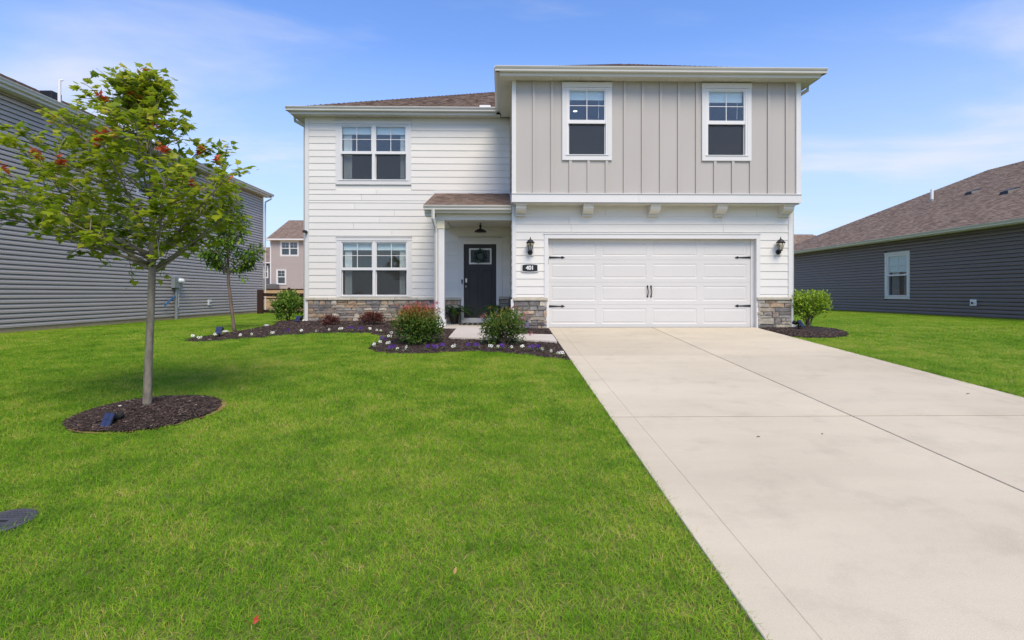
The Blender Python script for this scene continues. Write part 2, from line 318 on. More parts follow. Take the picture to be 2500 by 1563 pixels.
BED = np.array([(-6.46, 11.0), (-6.3, 10.74), (-6.0, 10.62), (-5.7, 10.82), (-5.45, 10.98), (-5.07, 11.2), (-4.78, 11.48), (-4.19, 11.78), (-3.48, 11.98), (-2.95, 11.86), (-2.65, 11.5),
    (-2.5, 11.1), (-2.47, 10.7), (-2.5, 10.2), (-2.42, 9.76), (-2.2, 9.4), (-1.84, 9.22), (-1.44, 9.21), (-1.0, 9.38), (-.53, 9.46), (-.05, 9.36), (.41, 9.1), (.7, 8.88), (1.09, 8.6),
    (1.09, 12.75), (.2, 15.1), (-5.45, 15.1), (-5.45, 16.3), (-6.1, 16.4), (-6.35, 15.4), (-6.0, 14.3), (-5.75, 13.5), (-5.84, 12.95), (-6.0, 12.3), (-6.16, 11.84), (-6.3, 11.4)])
BED2 = np.array([(6.14, 12.75), (6.14, 11.2), (6.35, 10.98), (6.8, 10.96), (7.15, 11.12), (7.5, 11.4), (7.75, 11.85), (7.8, 12.3), (7.7, 12.9), (7.3, 13.4), (7.0, 13.4)])
RC, RR = (-3.73, 5.69), .70
def inpoly(P, x, y):
    r = np.zeros(np.shape(x), bool); j = len(P)-1
    for i in range(len(P)):
        xi, yi = P[i]; xj, yj = P[j]
        c = ((yi > y) != (yj > y)) & (x < (xj-xi)*(y-yi)/(yj-yi+1e-12)+xi); r ^= c; j = i
    return r
LID = (-3.07, 3.33, .175)
def lawn_ok(x, y):
    ok = ~((x > 1.104+.006*(np.sin(7*y)+np.sin(17.3*y+1))) & (x < 6.135+.014*(np.sin(6*y)+np.sin(15*y+2))) & (y < 12.8))
    ok &= ~inpoly(BED, x, y) & ~inpoly(BED2, x, y)
    ok &= (np.hypot(x-RC[0], y-RC[1]) > RR) & (np.hypot(x-LID[0], y-LID[1]) > LID[2])
    ok &= ~((x > -5.5) & (x < 7.0) & (y > 14.9)) & ~((x > .2) & (x < 7.0) & (y > 12.6))
    ok &= (x > -12.66) & (x < 15.82) & ~((x < -4) & (y > 28.3))
    return ok
def gridsheet(name, mask, x0, x1, y0, y1, st, mat, dz, amp=.0, parent=None):
    xs = np.arange(x0, x1+st, st); ys = np.arange(y0, y1+st, st); X, Y = np.meshgrid(xs, ys)
    r = np.random.RandomState(3); Z = ground(X, Y)+dz(X, Y)+amp*(r.rand(*X.shape)-.5)
    ok = mask(X+st/2, Y+st/2)[:-1, :-1]
    idx = np.arange(X.size).reshape(X.shape)
    F = np.stack([idx[:-1, :-1], idx[:-1, 1:], idx[1:, 1:], idx[1:, :-1]], -1)[ok]
    used = np.unique(F); remap = -np.ones(X.size, int); remap[used] = np.arange(len(used))
    V = np.stack([X, Y, Z], -1).reshape(-1, 3)[used]
    return inst(name, arrmesh(name, V, remap[F], mat, smooth=True), parent)
def mound(X, Y): return .02+.075*np.clip(1-(np.hypot(X-RC[0], Y-RC[1])/(RR-.05))**2, 0, 1)
def bedlift(X, Y): return .015+.06*sst(12, 14.5, Y)
bed = gridsheet('planting_bed', lambda x, y: inpoly(BED, x, y) & ~((x > -1.74) & (y > 12.66)), -6.8, 1.2, 8.4, 16.6, .07, m_mulch, bedlift, .02)
props(bed, 'dark brown mulch bed with curved edge in front of the house', kind='structure')
bedp = gridsheet('mulch_strip', lambda x, y: (x > .25) & (x < 1.09) & (y > 12.6), .2, 1.2, 12.5, 12.75, .07, m_mulch, bedlift, .01, bed)
bed2 = gridsheet('planting_bed', lambda x, y: inpoly(BED2, x, y), 6, 8.3, 10.8, 13.6, .07, m_mulch, lambda X, Y: .02+.05*np.clip(1-np.hypot(X-7.2, Y-12.2)/1.2, 0, 1), .02)
props(bed2, 'small brown mulch bed right of the driveway', kind='structure')
ring = gridsheet('tree_ring', lambda x, y: np.hypot(x-RC[0], y-RC[1]) < RR-.05, -4.6, -2.9, 4.9, 6.5, .04, m_mulch, mound, .012)
props(ring, 'round mulch ring at the foot of the maple', kind='structure')
mb = MB(); n = 48
for k in range(n):
    a0, a1 = 2*math.pi*k/n, 2*math.pi*(k+1)/n; q = []
    wv = lambda a: .5+.5*math.sin(a*3+1+.8*math.sin(a*7)); oo = lambda a: .028 if math.sin(a) > -.25 else -.02
    for a, r_, dz in ((a0, RR-.05-.07*wv(a0), -.006), (a1, RR-.05-.07*wv(a1), -.006), (a1, RR+oo(a1)*wv(a1), .004), (a0, RR+oo(a0)*wv(a0), .004)):
        x, y = RC[0]+r_*math.cos(a), RC[1]+r_*math.sin(a); q.append((x, y, float(ground(x, y))+dz+.012))
    mb.add(q, [(0, 1, 2, 3)])
props(mb.build('soil_edge', m_clay, ring, fix=False), 'orange bare soil cut around the mulch')
# chips of bark scattered over the mulch: nobody could count them
def chips(name, mask, box, lift, dens, label, seed, smin=.012, smax=.045):
    r = np.random.RandomState(seed); x0, x1, y0, y1 = box; n = int((x1-x0)*(y1-y0)*dens)
    x = r.uniform(x0, x1, n); y = r.uniform(y0, y1, n); ok = mask(x, y); x, y = x[ok], y[ok]; n = len(x)
    z = ground(x, y)+lift(x, y)+r.uniform(0, .012, n); L = r.uniform(smin, smax, n); w = L*r.uniform(.18, .4, n); h = w*.45
    a = r.uniform(0, 2*np.pi, n); p = r.normal(0, .22, n)
    T = np.array([(-.5, -.5, 0), (-.5, .5, 0), (.5, .4, 0), (.5, -.4, 0), (-.4, 0, 1), (.45, .05, 1)])
    Fc = [(0, 1, 4), (2, 3, 5), (1, 2, 5, 4), (3, 0, 4, 5)]
    lx = T[None, :, 0]*L[:, None]; ly = T[None, :, 1]*w[:, None]; lz = T[None, :, 2]*h[:, None]
    lz = lz+lx*np.sin(p)[:, None]
    X = x[:, None]+lx*np.cos(a)[:, None]-ly*np.sin(a)[:, None]; Y = y[:, None]+lx*np.sin(a)[:, None]+ly*np.cos(a)[:, None]; Z = z[:, None]+lz
    V = np.stack([X, Y, Z], -1).reshape(-1, 3); tint = np.repeat(np.clip(r.beta(1.6, 2.2, n)+ (r.rand(n) < .004)*.7, 0, 1), 6)
    F = []
    for i in range(n): F += [tuple(v+6*i for v in f) for f in Fc]
    return props(inst(name, arrmesh(name, V, F, m_chip, tint), None), label, 'mulch', kind='stuff')
chips('mulch_chips', lambda x, y: inpoly(BED, x, y) & ~((x > -1.78) & (y > 12.64)), (-6.6, 1.1, 8.5, 15), bedlift, 1100, 'brown bark chips spread over the front planting bed', 5, .02, .06)
chips('mulch_chips', lambda x, y: inpoly(BED2, x, y), (6, 8.2, 10.9, 13.4), lambda x, y: .04+0*x, 1100, 'brown bark chips right of the driveway', 6, .02, .06)
chips('mulch_chips', lambda x, y: np.hypot(x-RC[0], y-RC[1]) < RR-.03+.02*np.sin(7*x), (-4.5, -2.95, 4.95, 6.45), mound, 5200, 'shredded bark chips around the maple trunk', 8, .015, .05)

# ------------------------------------------------------------------ driveway, walk, street
def dz(y): return -.061*(12.6-y)+.006
dbase = MB().add([(1.13, -9, dz(-9)-.09), (6.10, -9, dz(-9)-.09), (6.10, 12.72, dz(12.6)-.09), (1.13, 12.72, dz(12.6)-.09), (1.13, -9, dz(-9)-.006), (6.10, -9, dz(-9)-.006), (6.10, 12.72, dz(12.72)-.006), (1.13, 12.72, dz(12.72)-.006)],
    [(0, 1, 2, 3), (4, 5, 6, 7), (0, 1, 5, 4), (1, 2, 6, 5), (2, 3, 7, 6), (3, 0, 4, 7)]).build('driveway', m_jnt)
props(dbase, 'pale concrete driveway leading up to the garage', kind='structure')
DJ = [-9, -5.2, -1.65, 1.9, 5.435, 8.975, 12.74]
G = .0065
for i in range(len(DJ)-1):
    for x0, x1, side in ((1.11, 3.612, 0), (3.612, 6.12, 1)):
        a, b_ = DJ[i]+(.013 if i else 0), DJ[i+1]-(.013 if i < len(DJ)-2 else 0)
        c, d = (x0+G*side*1.3, x1-G*(1-side)*1.3)
        mb = MB(); gx = c+.235 if side == 0 else d-.235            # tooled groove beside the outer edge
        cuts = [c, c+.004, gx-.005, gx, gx+.005, d-.004, d] ; zc = [-.004, 0, 0, -.0045, 0, 0, -.004]
        rows = [(a, -.004), (a+.0025, 0), (b_-.0025, 0), (b_, -.004)]
        vs = []; k = len(cuts)
        for yy, oz in rows:
            for xx, cz in zip(cuts, zc): vs.append((xx, yy, dz(yy)+min(oz, cz) if (oz or cz) else dz(yy)))
        vs += [(xx, yy, dz(yy)-.1) for yy, xx in ((a, c), (a, d), (b_, d), (b_, c))]
        fs = [(r_*k+q, r_*k+q+1, (r_+1)*k+q+1, (r_+1)*k+q) for r_ in range(3) for q in range(k-1)]
        n0 = len(rows)*k
        fs += [tuple([n0, n0+1]+[k-1-q for q in range(k)]), tuple([n0+3, n0+2]+[3*k+k-1-q for q in range(k)]),
               (n0, 0, k, 2*k, 3*k, n0+3), (n0+1, k-1, 2*k-1, 3*k-1, 4*k-1, n0+2)]
        mb.add(vs, fs).build('slab', m_conc, dbase)
def slabpoly(P, name, parent, mat, th=.1, lift=.02):
    P = [Vector(p) for p in P]; n = len(P); g = [dz(min(p.y, 12.6))+lift for p in P]
    return MB().add([(p.x, p.y, h) for p, h in zip(P, g)]+[(p.x, p.y, h-th) for p, h in zip(P, g)],
        [tuple(range(n)), tuple(range(n, 2*n))[::-1]]+[(i, (i+1) % n, n+(i+1) % n, n+i) for i in range(n)]).build(name, mat, parent, bevel=.006)
wk = slabpoly([(-1.06, 12.66), (-1.10, 10.97), (-.005, 10.72), (-.005, 12.66)], 'walkway', None, m_conc2, .12, .035)
props(wk, 'short concrete front walk from driveway to porch', kind='structure')
slabpoly([(.005, 10.72), (1.075, 10.42), (1.075, 11.34), (.36, 11.46), (.005, 11.9)], 'slab', wk, m_conc2, .12, .033)
st = MB().box(-1.72, .22, 12.70, 14.99, -.14, .0).build('porch_slab', m_conc2, bevel=.01)
props(st, 'concrete porch floor before the front door', kind='structure')
rd = MB().box(-60, 60, -18, -10, -.86, -.80).build('road', m_asph); props(rd, 'asphalt street behind the viewer', kind='structure')
sg = gridsheet('straw_ground', lambda x, y: (x < 6) & (y > 28.4), -60, 8, 28, 75, 1.0, m_straw, lambda X, Y: .03+0*X, .05)
props(sg, 'straw covered bare yard behind the fence', kind='structure')

# ------------------------------------------------------------------ siding, shingle and window builders
def unit_board(key, prof, mat):
    """profile in (d, z 0..1) extruded along u 0..1"""
    return MB().extrude(prof, 0, 0, 1).mesh(key, mat)
LAP = [(-.012, 0), (.016, 0), (.0165, .012), (.004, 1), (-.012, 1)]
lap_mesh = unit_board('siding_board', LAP, m_white)
DUTCH = [(-.056, 0), (.028, 0), (.030, .03), (.029, .42), (.010, .66), (.006, .80), (-.05, .83), (-.05, 1), (-.056, 1)]
def place(mesh, name, parent, M, u0, u1, z0, z1, d=0, color=None):
    return inst(name, mesh, parent, M @ Matrix.Translation((u0, d, z0)) @ Matrix.Diagonal((u1-u0, 1, z1-z0, 1)), color=color)
def segs(u0, u1, z0, z1, holes):
    s = [(u0, u1)]
    for a, b, c, d in holes:
        if min(z1, d)-max(z0, c) < .03: continue
        s = [q for p in s for q in ((p[0], min(p[1], a)), (max(p[0], b), p[1])) if q[1]-q[0] > .02]
    return s
def course(mesh, name, parent, M, u0, u1, z0, z1, holes, maxlen=3.66, seed=0, gap=.006):
    for a, b in segs(u0, u1, z0, z1, holes):
        cuts = [a]
        if b-a > maxlen:
            c = a+rnd.uniform(.3, .95)*maxlen
            while c < b-.3: cuts.append(c); c += maxlen
        cuts.append(b)
        for p, q in zip(cuts[:-1], cuts[1:]): place(mesh, name, parent, M, p+(gap/2 if p > a else 0), q-(gap/2 if q < b else 0), z0, z1)
def wallsheet(name, parent, M, u0, u1, z0, z1, holes, mat, th=.12, front=-.0125):
    us = sorted({u0, u1, *[h[0] for h in holes], *[h[1] for h in holes]}); mb = MB(M)
    for a, b in zip(us[:-1], us[1:]):
        m = (a+b)/2; cuts = sorted([(h[2], h[3]) for h in holes if h[0] < m < h[1]]); z = z0
        for c, d in cuts+[(z1, z1)]:
            if c-z > .01: mb.box(a, b, -th, front, z, c)
            z = max(z, d)
    return mb.build(name, mat, parent)
def window(house, M, u0, u1, zh1, zh0, gt, gm1, gm0, gb, tb, n=1, side=.172, mull=.136, curtains=(), blind=.18, wand=False, muntins=True, room=True, tw=.115, mats=None, trim_name='trim_board', label=None, screen=True, bd=-.092):
    mt, mv = mats or (m_trim, m_vin)
    zb = tb if tb is not None else gb-.075
    f = MB(M)                       # vinyl frame (the window part itself)
    fo0, fo1, ft, fb = u0+tw-.012, u1-tw+.012, zh0-.006, gb-.058
    f.box(fo0, u0+side-.03, -.09, .021, fb, ft); f.box(u1-side+.03, fo1, -.09, .021, fb, ft)
    f.box(u0+side-.03, u1-side+.03, -.09, .0205, gt+.03, ft); f.box(u0+side-.03, u1-side+.03, -.09, .024, fb, gb-.03)
    gw = (u1-u0-2*side-(n-1)*mull)/n
    for i in range(n-1):
        c = u0+side+(i+1)*gw+i*mull; f.box(c+.03, c+mull-.03, -.09, .02, gb-.03, gt+.03)
    w = f.build('window', mv, house)
    if label: w['label'] = label
    def sub(nm, mat, *boxes):
        b = MB(M)
        for q in boxes: b.box(*q)
        return b.build(nm, mat, w)
    sub(trim_name, mt, (u0, u0+tw-.014, -.01, .026, zb if tb is None else tb+.112, zh0-.002)); sub(trim_name, mt, (u1-tw+.014, u1, -.01, .026, zb if tb is None else tb+.112, zh0-.002))
    if tb is not None: sub(trim_name, mt, (u0, u1, -.01, .027, tb, tb+.110)); sub('sill', mv, (fo0-.02, fo1+.02, -.01, .042, tb+.112, tb+.128))
    sub('header_trim', mt, (u0-.004, u1+.004, -.01, .034, zh0, zh1-.012)); sub('drip_cap', mt, (u0-.008, u1+.008, -.01, .044, zh1-.011, zh1))
    for i in range(n):
        a = u0+side+i*(gw+mull); b = a+gw; r_ = .03
        us = MB(M); us.box(a-r_, a, -.045, .002, gm1, gt+r_).box(b, b+r_, -.045, .002, gm1, gt+r_).box(a, b, -.045, .0015, gt, gt+r_).box(a-r_, b+r_, -.045, .006, gm0+.004, gm1)
        us.build('upper_sash', mv, w)
        ls = MB(M); ls.box(a-r_, a-.003, -.085, -.046, gb-r_, gm0).box(b+.003, b+r_, -.085, -.046, gb-r_, gm0).box(a-.003, b+.003, -.085, -.0465, gb-r_, gb).box(a-.003, b+.003, -.085, -.047, gm0, gm1-.006)
        ls.build('lower_sash', mv, w)
        sub('pane', m_glass, (a-.002, b+.002, -.026, -.022, gm1-.002, gt+.002)); sub('pane', m_glass, (a-.004, b+.004, -.068, -.064, gb-.002, gm0+.004))
        if screen:
            sc = MB(M); sc.add([(a, -.034, gb), (b, -.034, gb), (b, -.034, gm0), (a, -.034, gm0)], [(0, 1, 2, 3)]); so_ = sc.build('insect_screen', m_scr, w, fix=False)
            sub('screen_frame', m_black, (a, a+.008, -.036, -.030, gb, gm0), (b-.012, b, -.036, -.030, gb, gm0), (a+.008, b-.012, -.036, -.030, gm0-.012, gm0), (a+.008, b-.012, -.036, -.030, gb, gb+.008))
        if muntins:
            mu = (a+b)/2; mz = gm1+(gt-gm1)*.49
            sub('muntin', mv, (mu-.009, mu+.009, -.021, -.012, gm1, gt)); sub('muntin', mv, (a, mu-.009, -.021, -.012, mz-.008, mz+.008), (mu+.009, b, -.021, -.012, mz-.008, mz+.008))
        if blind:
            bl = MB(M); z = gt+.02; k = 0
            while z > gt-blind: bl.box(a, b, bd-.023+(.004 if k % 2 else 0), bd, z-.0165, z); z -= .018; k += 1
            bl.box(a, b, bd-.028, bd+.002, z-.03, z-.002); bl.build('blind', m_blind, w)
        if wand:
            q = MB(M); q.tube([(b-.11, -.088, gt-blind), (b-.125, -.088, gm1+.06)], .005, 6); q.build('blind_wand', m_vin, w)
    for (c0, c1) in curtains:
        q = MB(M); k = 14; vs = []
        for j in range(k+1):
            u = c0+(c1-c0)*j/k; vs += [(u, -.13-.025*(j % 2), gb-.3), (u, -.13-.025*(j % 2), gt+.12)]
        q.add(vs, [(2*j, 2*j+1, 2*j+3, 2*j+2) for j in range(k)]); q.build('curtain', m_curt, w, fix=False)
    if room:
        a, b = u0-.5, u1+.5; z0, z1 = gb-.85, gt+.35; dp = 3.2
        q = MB(M); q.box(a-.05, a, -dp, -.13, z0, z1).box(b, b+.05, -dp, -.13, z0, z1).box(a, b, -dp-.05, -dp, z0, z1).box(a, b, -dp, -.13, z0-.05, z0)
        q.build('room_shell', m_room, w); MB(M).box(a, b, -dp, -.13, z1, z1+.05).build('room_ceiling', m_ceil, w)
    return w
def shingle_variants():
    out = []
    for i in range(10):
        th = .016 if i % 2 else .009; V = [(0, 0, 0), (.985, 0, 0), (.985, 1.12, 0), (0, 1.12, 0), (0, 0, th), (.985, 0, th), (.985, 1.12, .002), (0, 1.12, .002)]
        F = [(4, 5, 6, 7), (0, 1, 5, 4), (0, 4, 7, 3), (1, 2, 6, 5)]
        out.append((V, F, .28+.5*i/9.))
    return out
SV = shingle_variants()
SMESH = [arrmesh('shingle', V, F, m_shing, [t_]*8) for V, F, t_ in SV]
def shingles(parent, O, U, V, span, vlen, nind, expo=.143, seed=1, name='shingle'):
    """courses of laminated shingle tabs on the plane O + u*U + v*V (v up the slope); nearest nind tabs are objects"""
    r = random.Random(seed); U = Vector(U).normalized(); V = Vector(V).normalized(); Nn = U.cross(V)
    if Nn.z < 0: Nn = -Nn
    O = Vector(O); tabs = []; v = -.02
    while v < vlen-.03:
        a, b = span(v+.07); u = a; k = 0
        h = min(expo, vlen-v)
        while u < b-.03:
            w = min(r.choice((.12, .16, .2, .26, .33)), b-u)
            if b-u-w < .05: w = b-u
            tabs.append((u, v, w, h, r.randrange(5)*2+(k % 2))); u += w; k += 1
        v += expo
    C = Vector((0, 0, .83)); tabs.sort(key=lambda t_: (O+U*(t_[0]+t_[2]/2)+V*t_[1]-C).length)
    def mat(t_):
        u, v, w, h, i = t_; P = O+U*u+V*v
        return Matrix(((U.x*w, V.x*h, Nn.x, P.x), (U.y*w, V.y*h, Nn.y, P.y), (U.z*w, V.z*h, Nn.z, P.z), (0, 0, 0, 1)))
    for t_ in tabs[:nind]: inst(name, SMESH[t_[4]], parent, mat(t_))
    VV, FF, TT = [], [], []
    for t_ in tabs[nind:]:
        M = mat(t_); n0 = len(VV); vs, fs, tt = SV[t_[4]]
        VV += [tuple(M @ Vector(q)) for q in vs]; FF += [tuple(q+n0 for q in f) for f in fs]; TT += [min(1, max(0, tt+r.uniform(-.1, .1)))]*8
    if VV: props(inst('shingle_field', arrmesh('shingle_field', VV, FF, m_shing, TT), parent), kind='stuff')
def gutter(parent, M, u0, u1, z, mat=None, d0=0):
    p = [(d0, z-.11), (d0+.075, z-.11), (d0+.085, z-.095), (d0+.088, z-.06), (d0+.105, z-.045), (d0+.115, z-.03), (d0+.125, z-.012), (d0+.125, z), (d0+.112, z), (d0+.108, z-.012), (d0+.01, z-.03), (d0, z-.02)]
    return MB(M).extrude(p, 0, u0, u1).build('gutter', mat or m_gut, parent)
def downspout(parent, pts, w=.07, dpt=.05, mat=None, name='downspout'):
    return MB().tube(pts, w*.62, 4).build(name, mat or m_gut, parent)

# ------------------------------------------------------------------ main house
H = thing('house', 'two-storey white and grey family house with double garage in the centre', 'house', (0, 15, 0))
XL, XC, XR = -5.51, .24, 6.985           # left corner, garage left corner, right corner
YL, YG, YU, YB = 15.0, 12.70, 12.33, 27.0
TOP = 5.77
FL = frameM((0, YL, 0), (1, 0, 0), (0, -1, 0)); FG = frameM((0, YG, 0), (1, 0, 0), (0, -1, 0)); FU = frameM((0, YU, 0), (1, 0, 0), (0, -1, 0))
FSL = frameM((XL, 0, 0), (0, 1, 0), (-1, 0, 0)); FSR = frameM((XR, 0, 0), (0, 1, 0), (1, 0, 0)); FSG = frameM((XC, 0, 0), (0, 1, 0), (-1, 0, 0))
# --- left wing wall
w_up = (-4.656, -2.548, 5.67, 5.579, 5.506, 4.821, 4.739, 4.048, 3.884); w_lo = (-4.64, -2.53, 2.41, 2.313, 2.244, 1.561, 1.482, .803, None)
hole = lambda w: (w[0], w[1], (w[8] if w[8] is not None else .72), w[2])
doorhole = (-1.235, .0, 0, 2.398)
inn = lambda h: (h[0]+.1, h[1]-.1, h[2]+.1, h[3]-.08)
wl = wallsheet('front_wall', H, FL, XL, XC, -.1, TOP+.02, [inn(hole(w_up)), (-4.54, -2.63, .76, 2.30), (-1.09, -.155, -.1, 2.24)], m_white)
lines = [5.591, 5.406, 5.221, 5.036, 4.848, 4.663, 4.478, 4.291, 4.106, 3.921, 3.739, 3.611, 3.435, 3.375, 3.184, 3.002, 2.817, 2.632, 2.447, 2.265, 2.084, 1.9, 1.713, 1.527, 1.345, 1.158, .974, .787, .722]
tops = [TOP]+lines[:-1]
for zt, zb_ in zip(tops, lines):
    course(lap_mesh, 'siding_board', wl, FL, XL+.112, XC-.02, zb_, zt+.004, [hole(w_up), hole(w_lo), doorhole])
MB(FL).box(XL, XL+.11, -.02, .03, .66, TOP).build('corner_board', m_trim, wl, bevel=.003)
window(H, FL, *w_up, n=2, curtains=((-4.47, -4.24), (-2.88, -2.73)), blind=.15)
window(H, FL, *w_lo, n=2, curtains=((-4.44, -4.24), (-2.9, -2.72)), blind=.15)
MB().lathe([(.0, 0), (.065, 0), (.065, -.008), (0, -.008)], (-3.02, 15.85, 5.83)).build('ceiling_light', m_lamp, H)
# --- garage block: upper wall of grey panels and battens over a band board
FUW = wallsheet('upper_wall', H, FU, XC-.01, XR-.01, 2.95, TOP+.03, [(1.50, 2.44, 4.0, 5.62), (4.765, 5.70, 4.0, 5.62)], m_grey)
ubat = [.738+.4225*i for i in range(15)]
W1 = (1.391, 2.547, 5.724, 5.612, 5.545, 4.862, 4.775, 4.076, 3.925); W2 = (4.652, 5.812, 5.724, 5.612, 5.545, 4.862, 4.775, 4.076, 3.925)
ph = [hole(W1), hole(W2)]
edges = [XC+.09]+[(a+b)/2 for a, b in zip(ubat[2:-1:3], ubat[3::3])]+[XR-.115]
bat = MB().box(0, 1, -.005, .019, 0, 1).mesh('batten', m_grey)
for i, x in enumerate(ubat):
    for (a, b) in [(3.157, TOP)]:
        z = [(a, b)]
        for h in ph:
            if h[0]-.04 < x < h[1]+.04: z = [(a, h[2]-.002), (h[3]+.002, b)]
        for c, d in z: place(bat, 'batten', FUW, FU, x-.032, x+.032, c, d)
MB(FU).box(XC-.015, XC+.08, -.02, .03, 3.15, TOP).build('corner_board', m_trim, FUW, bevel=.003); MB(FU).box(XR-.12, XR-.01, -.02, .03, 3.15, TOP).build('corner_board', m_trim, FUW, bevel=.003)
bb = MB(FU).box(XC-.02, XC+2.93, -.02, .034, 2.945, 3.135).build('band_board', m_trim, FUW); MB(FU).box(XC+2.933, XR+.0, -.02, .034, 2.945, 3.135).build('band_board', m_trim, FUW)
MB(FU).box(XC-.022, XR+.002, -.02, .052, 3.136, 3.152).build('drip_cap', m_trim, FUW)
window(H, FU, *W1, n=1, blind=.15, wand=True); window(H, FU, *W2, n=1, blind=.18, wand=True)
MB().lathe([(0, 0), (.05, 0), (.05, -.006), (0, -.006)], (1.80, 13.1, 5.33)).build('ceiling_light', m_lamp, H)
MB().box(XC+.02, XR-.03, 12.35, 12.69, 2.935, 2.944).build('overhang_soffit', m_soff, H)
# soffit panels with grooves
def soffit_mesh():
    p = [(0, 0)]
    for k in range(3): p += [(k*.1015+.085, 0), (k*.1015+.0885, .006), (k*.1015+.092, .006), (k*.1015+.0955, 0)]
    p += [(.305, 0), (.305, .012), (0, .012)]
    return MB().extrude(p, 1, 0, 1).mesh('soffit_panel', m_soff)
SOF = soffit_mesh()
def soffit(parent, M, u0, u1, d0, d1, z):
    u = u0
    while u < u1-.02:
        w = min(.303, u1-u)
        inst('soffit_panel', SOF, parent, M @ Matrix.Translation((u, d0, z)) @ Matrix.Diagonal((w/.305, d1-d0, 1, 1))); u += .305
slotm = MB().box(-.004, .004, -.045, .0, -.0018, .0005).mesh('vent_slot', m_black)
ovs = MB(FG).box(XC+.02, XR-.03, .0, .36, 2.9335, 2.935).build('soffit', m_soff, H)
soffit(ovs, FG, XC+.02, XR-.03, .0, .37, 2.920)
# --- garage wall
gh = (1.005, 6.197, -.2, 2.283)
wg = wallsheet('garage_wall', H, FG, XC, XR, -.1, 2.945, [(1.09, 6.11, -.2, 2.15)], m_white)
gl = [2.86, 2.677, 2.489, 2.3, 2.115, 1.93, 1.741, 1.553, 1.367, 1.182, 1.0, .814, .742]
for zt, zb_ in zip([2.93]+gl[:-1], gl): course(lap_mesh, 'siding_board', wg, FG, XC+.092, XR-.108, zb_, zt+.004, [gh])
MB(FG).box(XC, XC+.09, -.02, .03, .70, 2.935).build('corner_board', m_trim, wg, bevel=.003); MB(FG).box(XR-.106, XR, -.02, .03, .70, 2.935).build('corner_board', m_trim, wg, bevel=.003)
MB(FG).box(XC-.03, XC+.035, -.02, .024, -.08, .699).build('corner_board', m_trim, wg); MB(FG).box(XR-.03, XR+.02, -.02, .024, -.08, .699).build('corner_board', m_trim, wg)
MB(FG).box(XC+.09, XR-.106, .004, .02, 2.875, 2.932).build('frieze_board', m_trim, wg)
# brackets
brp = [(0, 0), (.335, 0), (.335, -.035), (.315, -.045), (.30, -.06), (.292, -.10), (.25, -.155), (.18, -.19), (.11, -.205), (.075, -.225), (.075, -.235), (.09, -.237), (.09, -.262), (0, -.262)]
brm = MB().extrude(brp, 0, -.12, .12).mesh('bracket', m_gut)
for k in range(5): inst('bracket', brm, H, FG @ Matrix.Translation((.44+1.5775*k, .012, 2.93)))
# garage door trim and door
MB(FG).box(1.005, 1.094, -.12, .03, -.02, 2.146).build('door_trim', m_trim, wg); MB(FG).box(6.105, 6.197, -.12, .03, -.02, 2.146).build('door_trim', m_trim, wg)
MB(FG).box(1.005, 6.197, -.12, .031, 2.1465, 2.248).build('door_trim', m_trim, wg); MB(FG).box(.995, 6.207, -.01, .045, 2.2485, 2.283).build('drip_cap', m_trim, wg)
MB(FG).box(6.03, 6.104, -.19, -.10, -.02, 2.145).build('door_stop', m_trim, wg); MB(FG).box(1.095, 1.122, -.19, -.10, -.02, 2.145).build('door_stop', m_trim, wg)
gd = MB().box(1.10, 6.06, 12.855, 12.90, -.005, 2.16).build('garage_door', m_gdoor, H)
SECZ = [0.012, .565, 1.105, 1.645, 2.185]
px = [1.179, 2.253, 2.404, 3.482, 3.634, 4.716, 4.869, 5.93]
for i in range(4):
    z0, z1 = SECZ[i], SECZ[i+1]; yF = 12.82
    mb = MB(); xsC = [1.10]+px+[6.05]; zc = [z0+.002, z0+.095, z1-.095, z1-.002]
    # section face with recessed moulding frames
    for a in range(len(xsC)-1):
        for b in range(3):
            if a % 2 == 1 and b == 1: continue
            mb.add([(xsC[a], yF, zc[b]), (xsC[a+1], yF, zc[b]), (xsC[a+1], yF, zc[b+1]), (xsC[a], yF, zc[b+1])], [(0, 1, 2, 3)])
    mb.add([(1.10, yF, z1-.002), (6.05, yF, z1-.002), (6.05, yF+.02, z1+.004), (1.10, yF+.02, z1+.004)], [(0, 1, 2, 3)]); mb.add([(1.10, yF, z0+.002), (6.05, yF, z0+.002), (6.05, yF+.012, z0-.002), (1.10, yF+.012, z0-.002)], [(0, 1, 2, 3)])
    mb.build('door_section', m_gdoor, gd, fix=False)
    for a in range(0, 8, 2):
        x0, x1, c, d = px[a], px[a+1], zc[1], zc[2]; rr = [(0, 0), (.012, .0065), (.028, .0065), (.05, .001)]; vs = []
        for o_, dp in rr: vs += [(x0+o_, yF+dp, c+o_), (x1-o_, yF+dp, c+o_), (x1-o_, yF+dp, d-o_), (x0+o_, yF+dp, d-o_)]
        fs = [(4*k+q, 4*k+(q+1) % 4, 4*k+4+(q+1) % 4, 4*k+4+q) for k in range(3) for q in range(4)]+[(12, 13, 14, 15)]
        MB().add(vs, fs).build('panel', m_gdoor, gd, fix=False)
MB().box(1.11, 6.04, 12.822, 12.85, -.03, .011).build('bottom_seal', m_rubber, gd)
def strap(x, z, s):
    p = [(0, -.024), (.005, .026), (.29, .010), (.30, .028), (.32, .030), (.385, .0), (.32, -.028), (.30, -.026), (.29, -.010)]
    return MB().extrude([(x+s*a, z+b) for a, b in p], 1, 12.806, 12.818).build('strap_hinge', m_black, gd)
strap(1.127, 1.70, 1); strap(1.127, .525, 1); strap(6.025, 1.705, -1); strap(6.025, .532, -1)
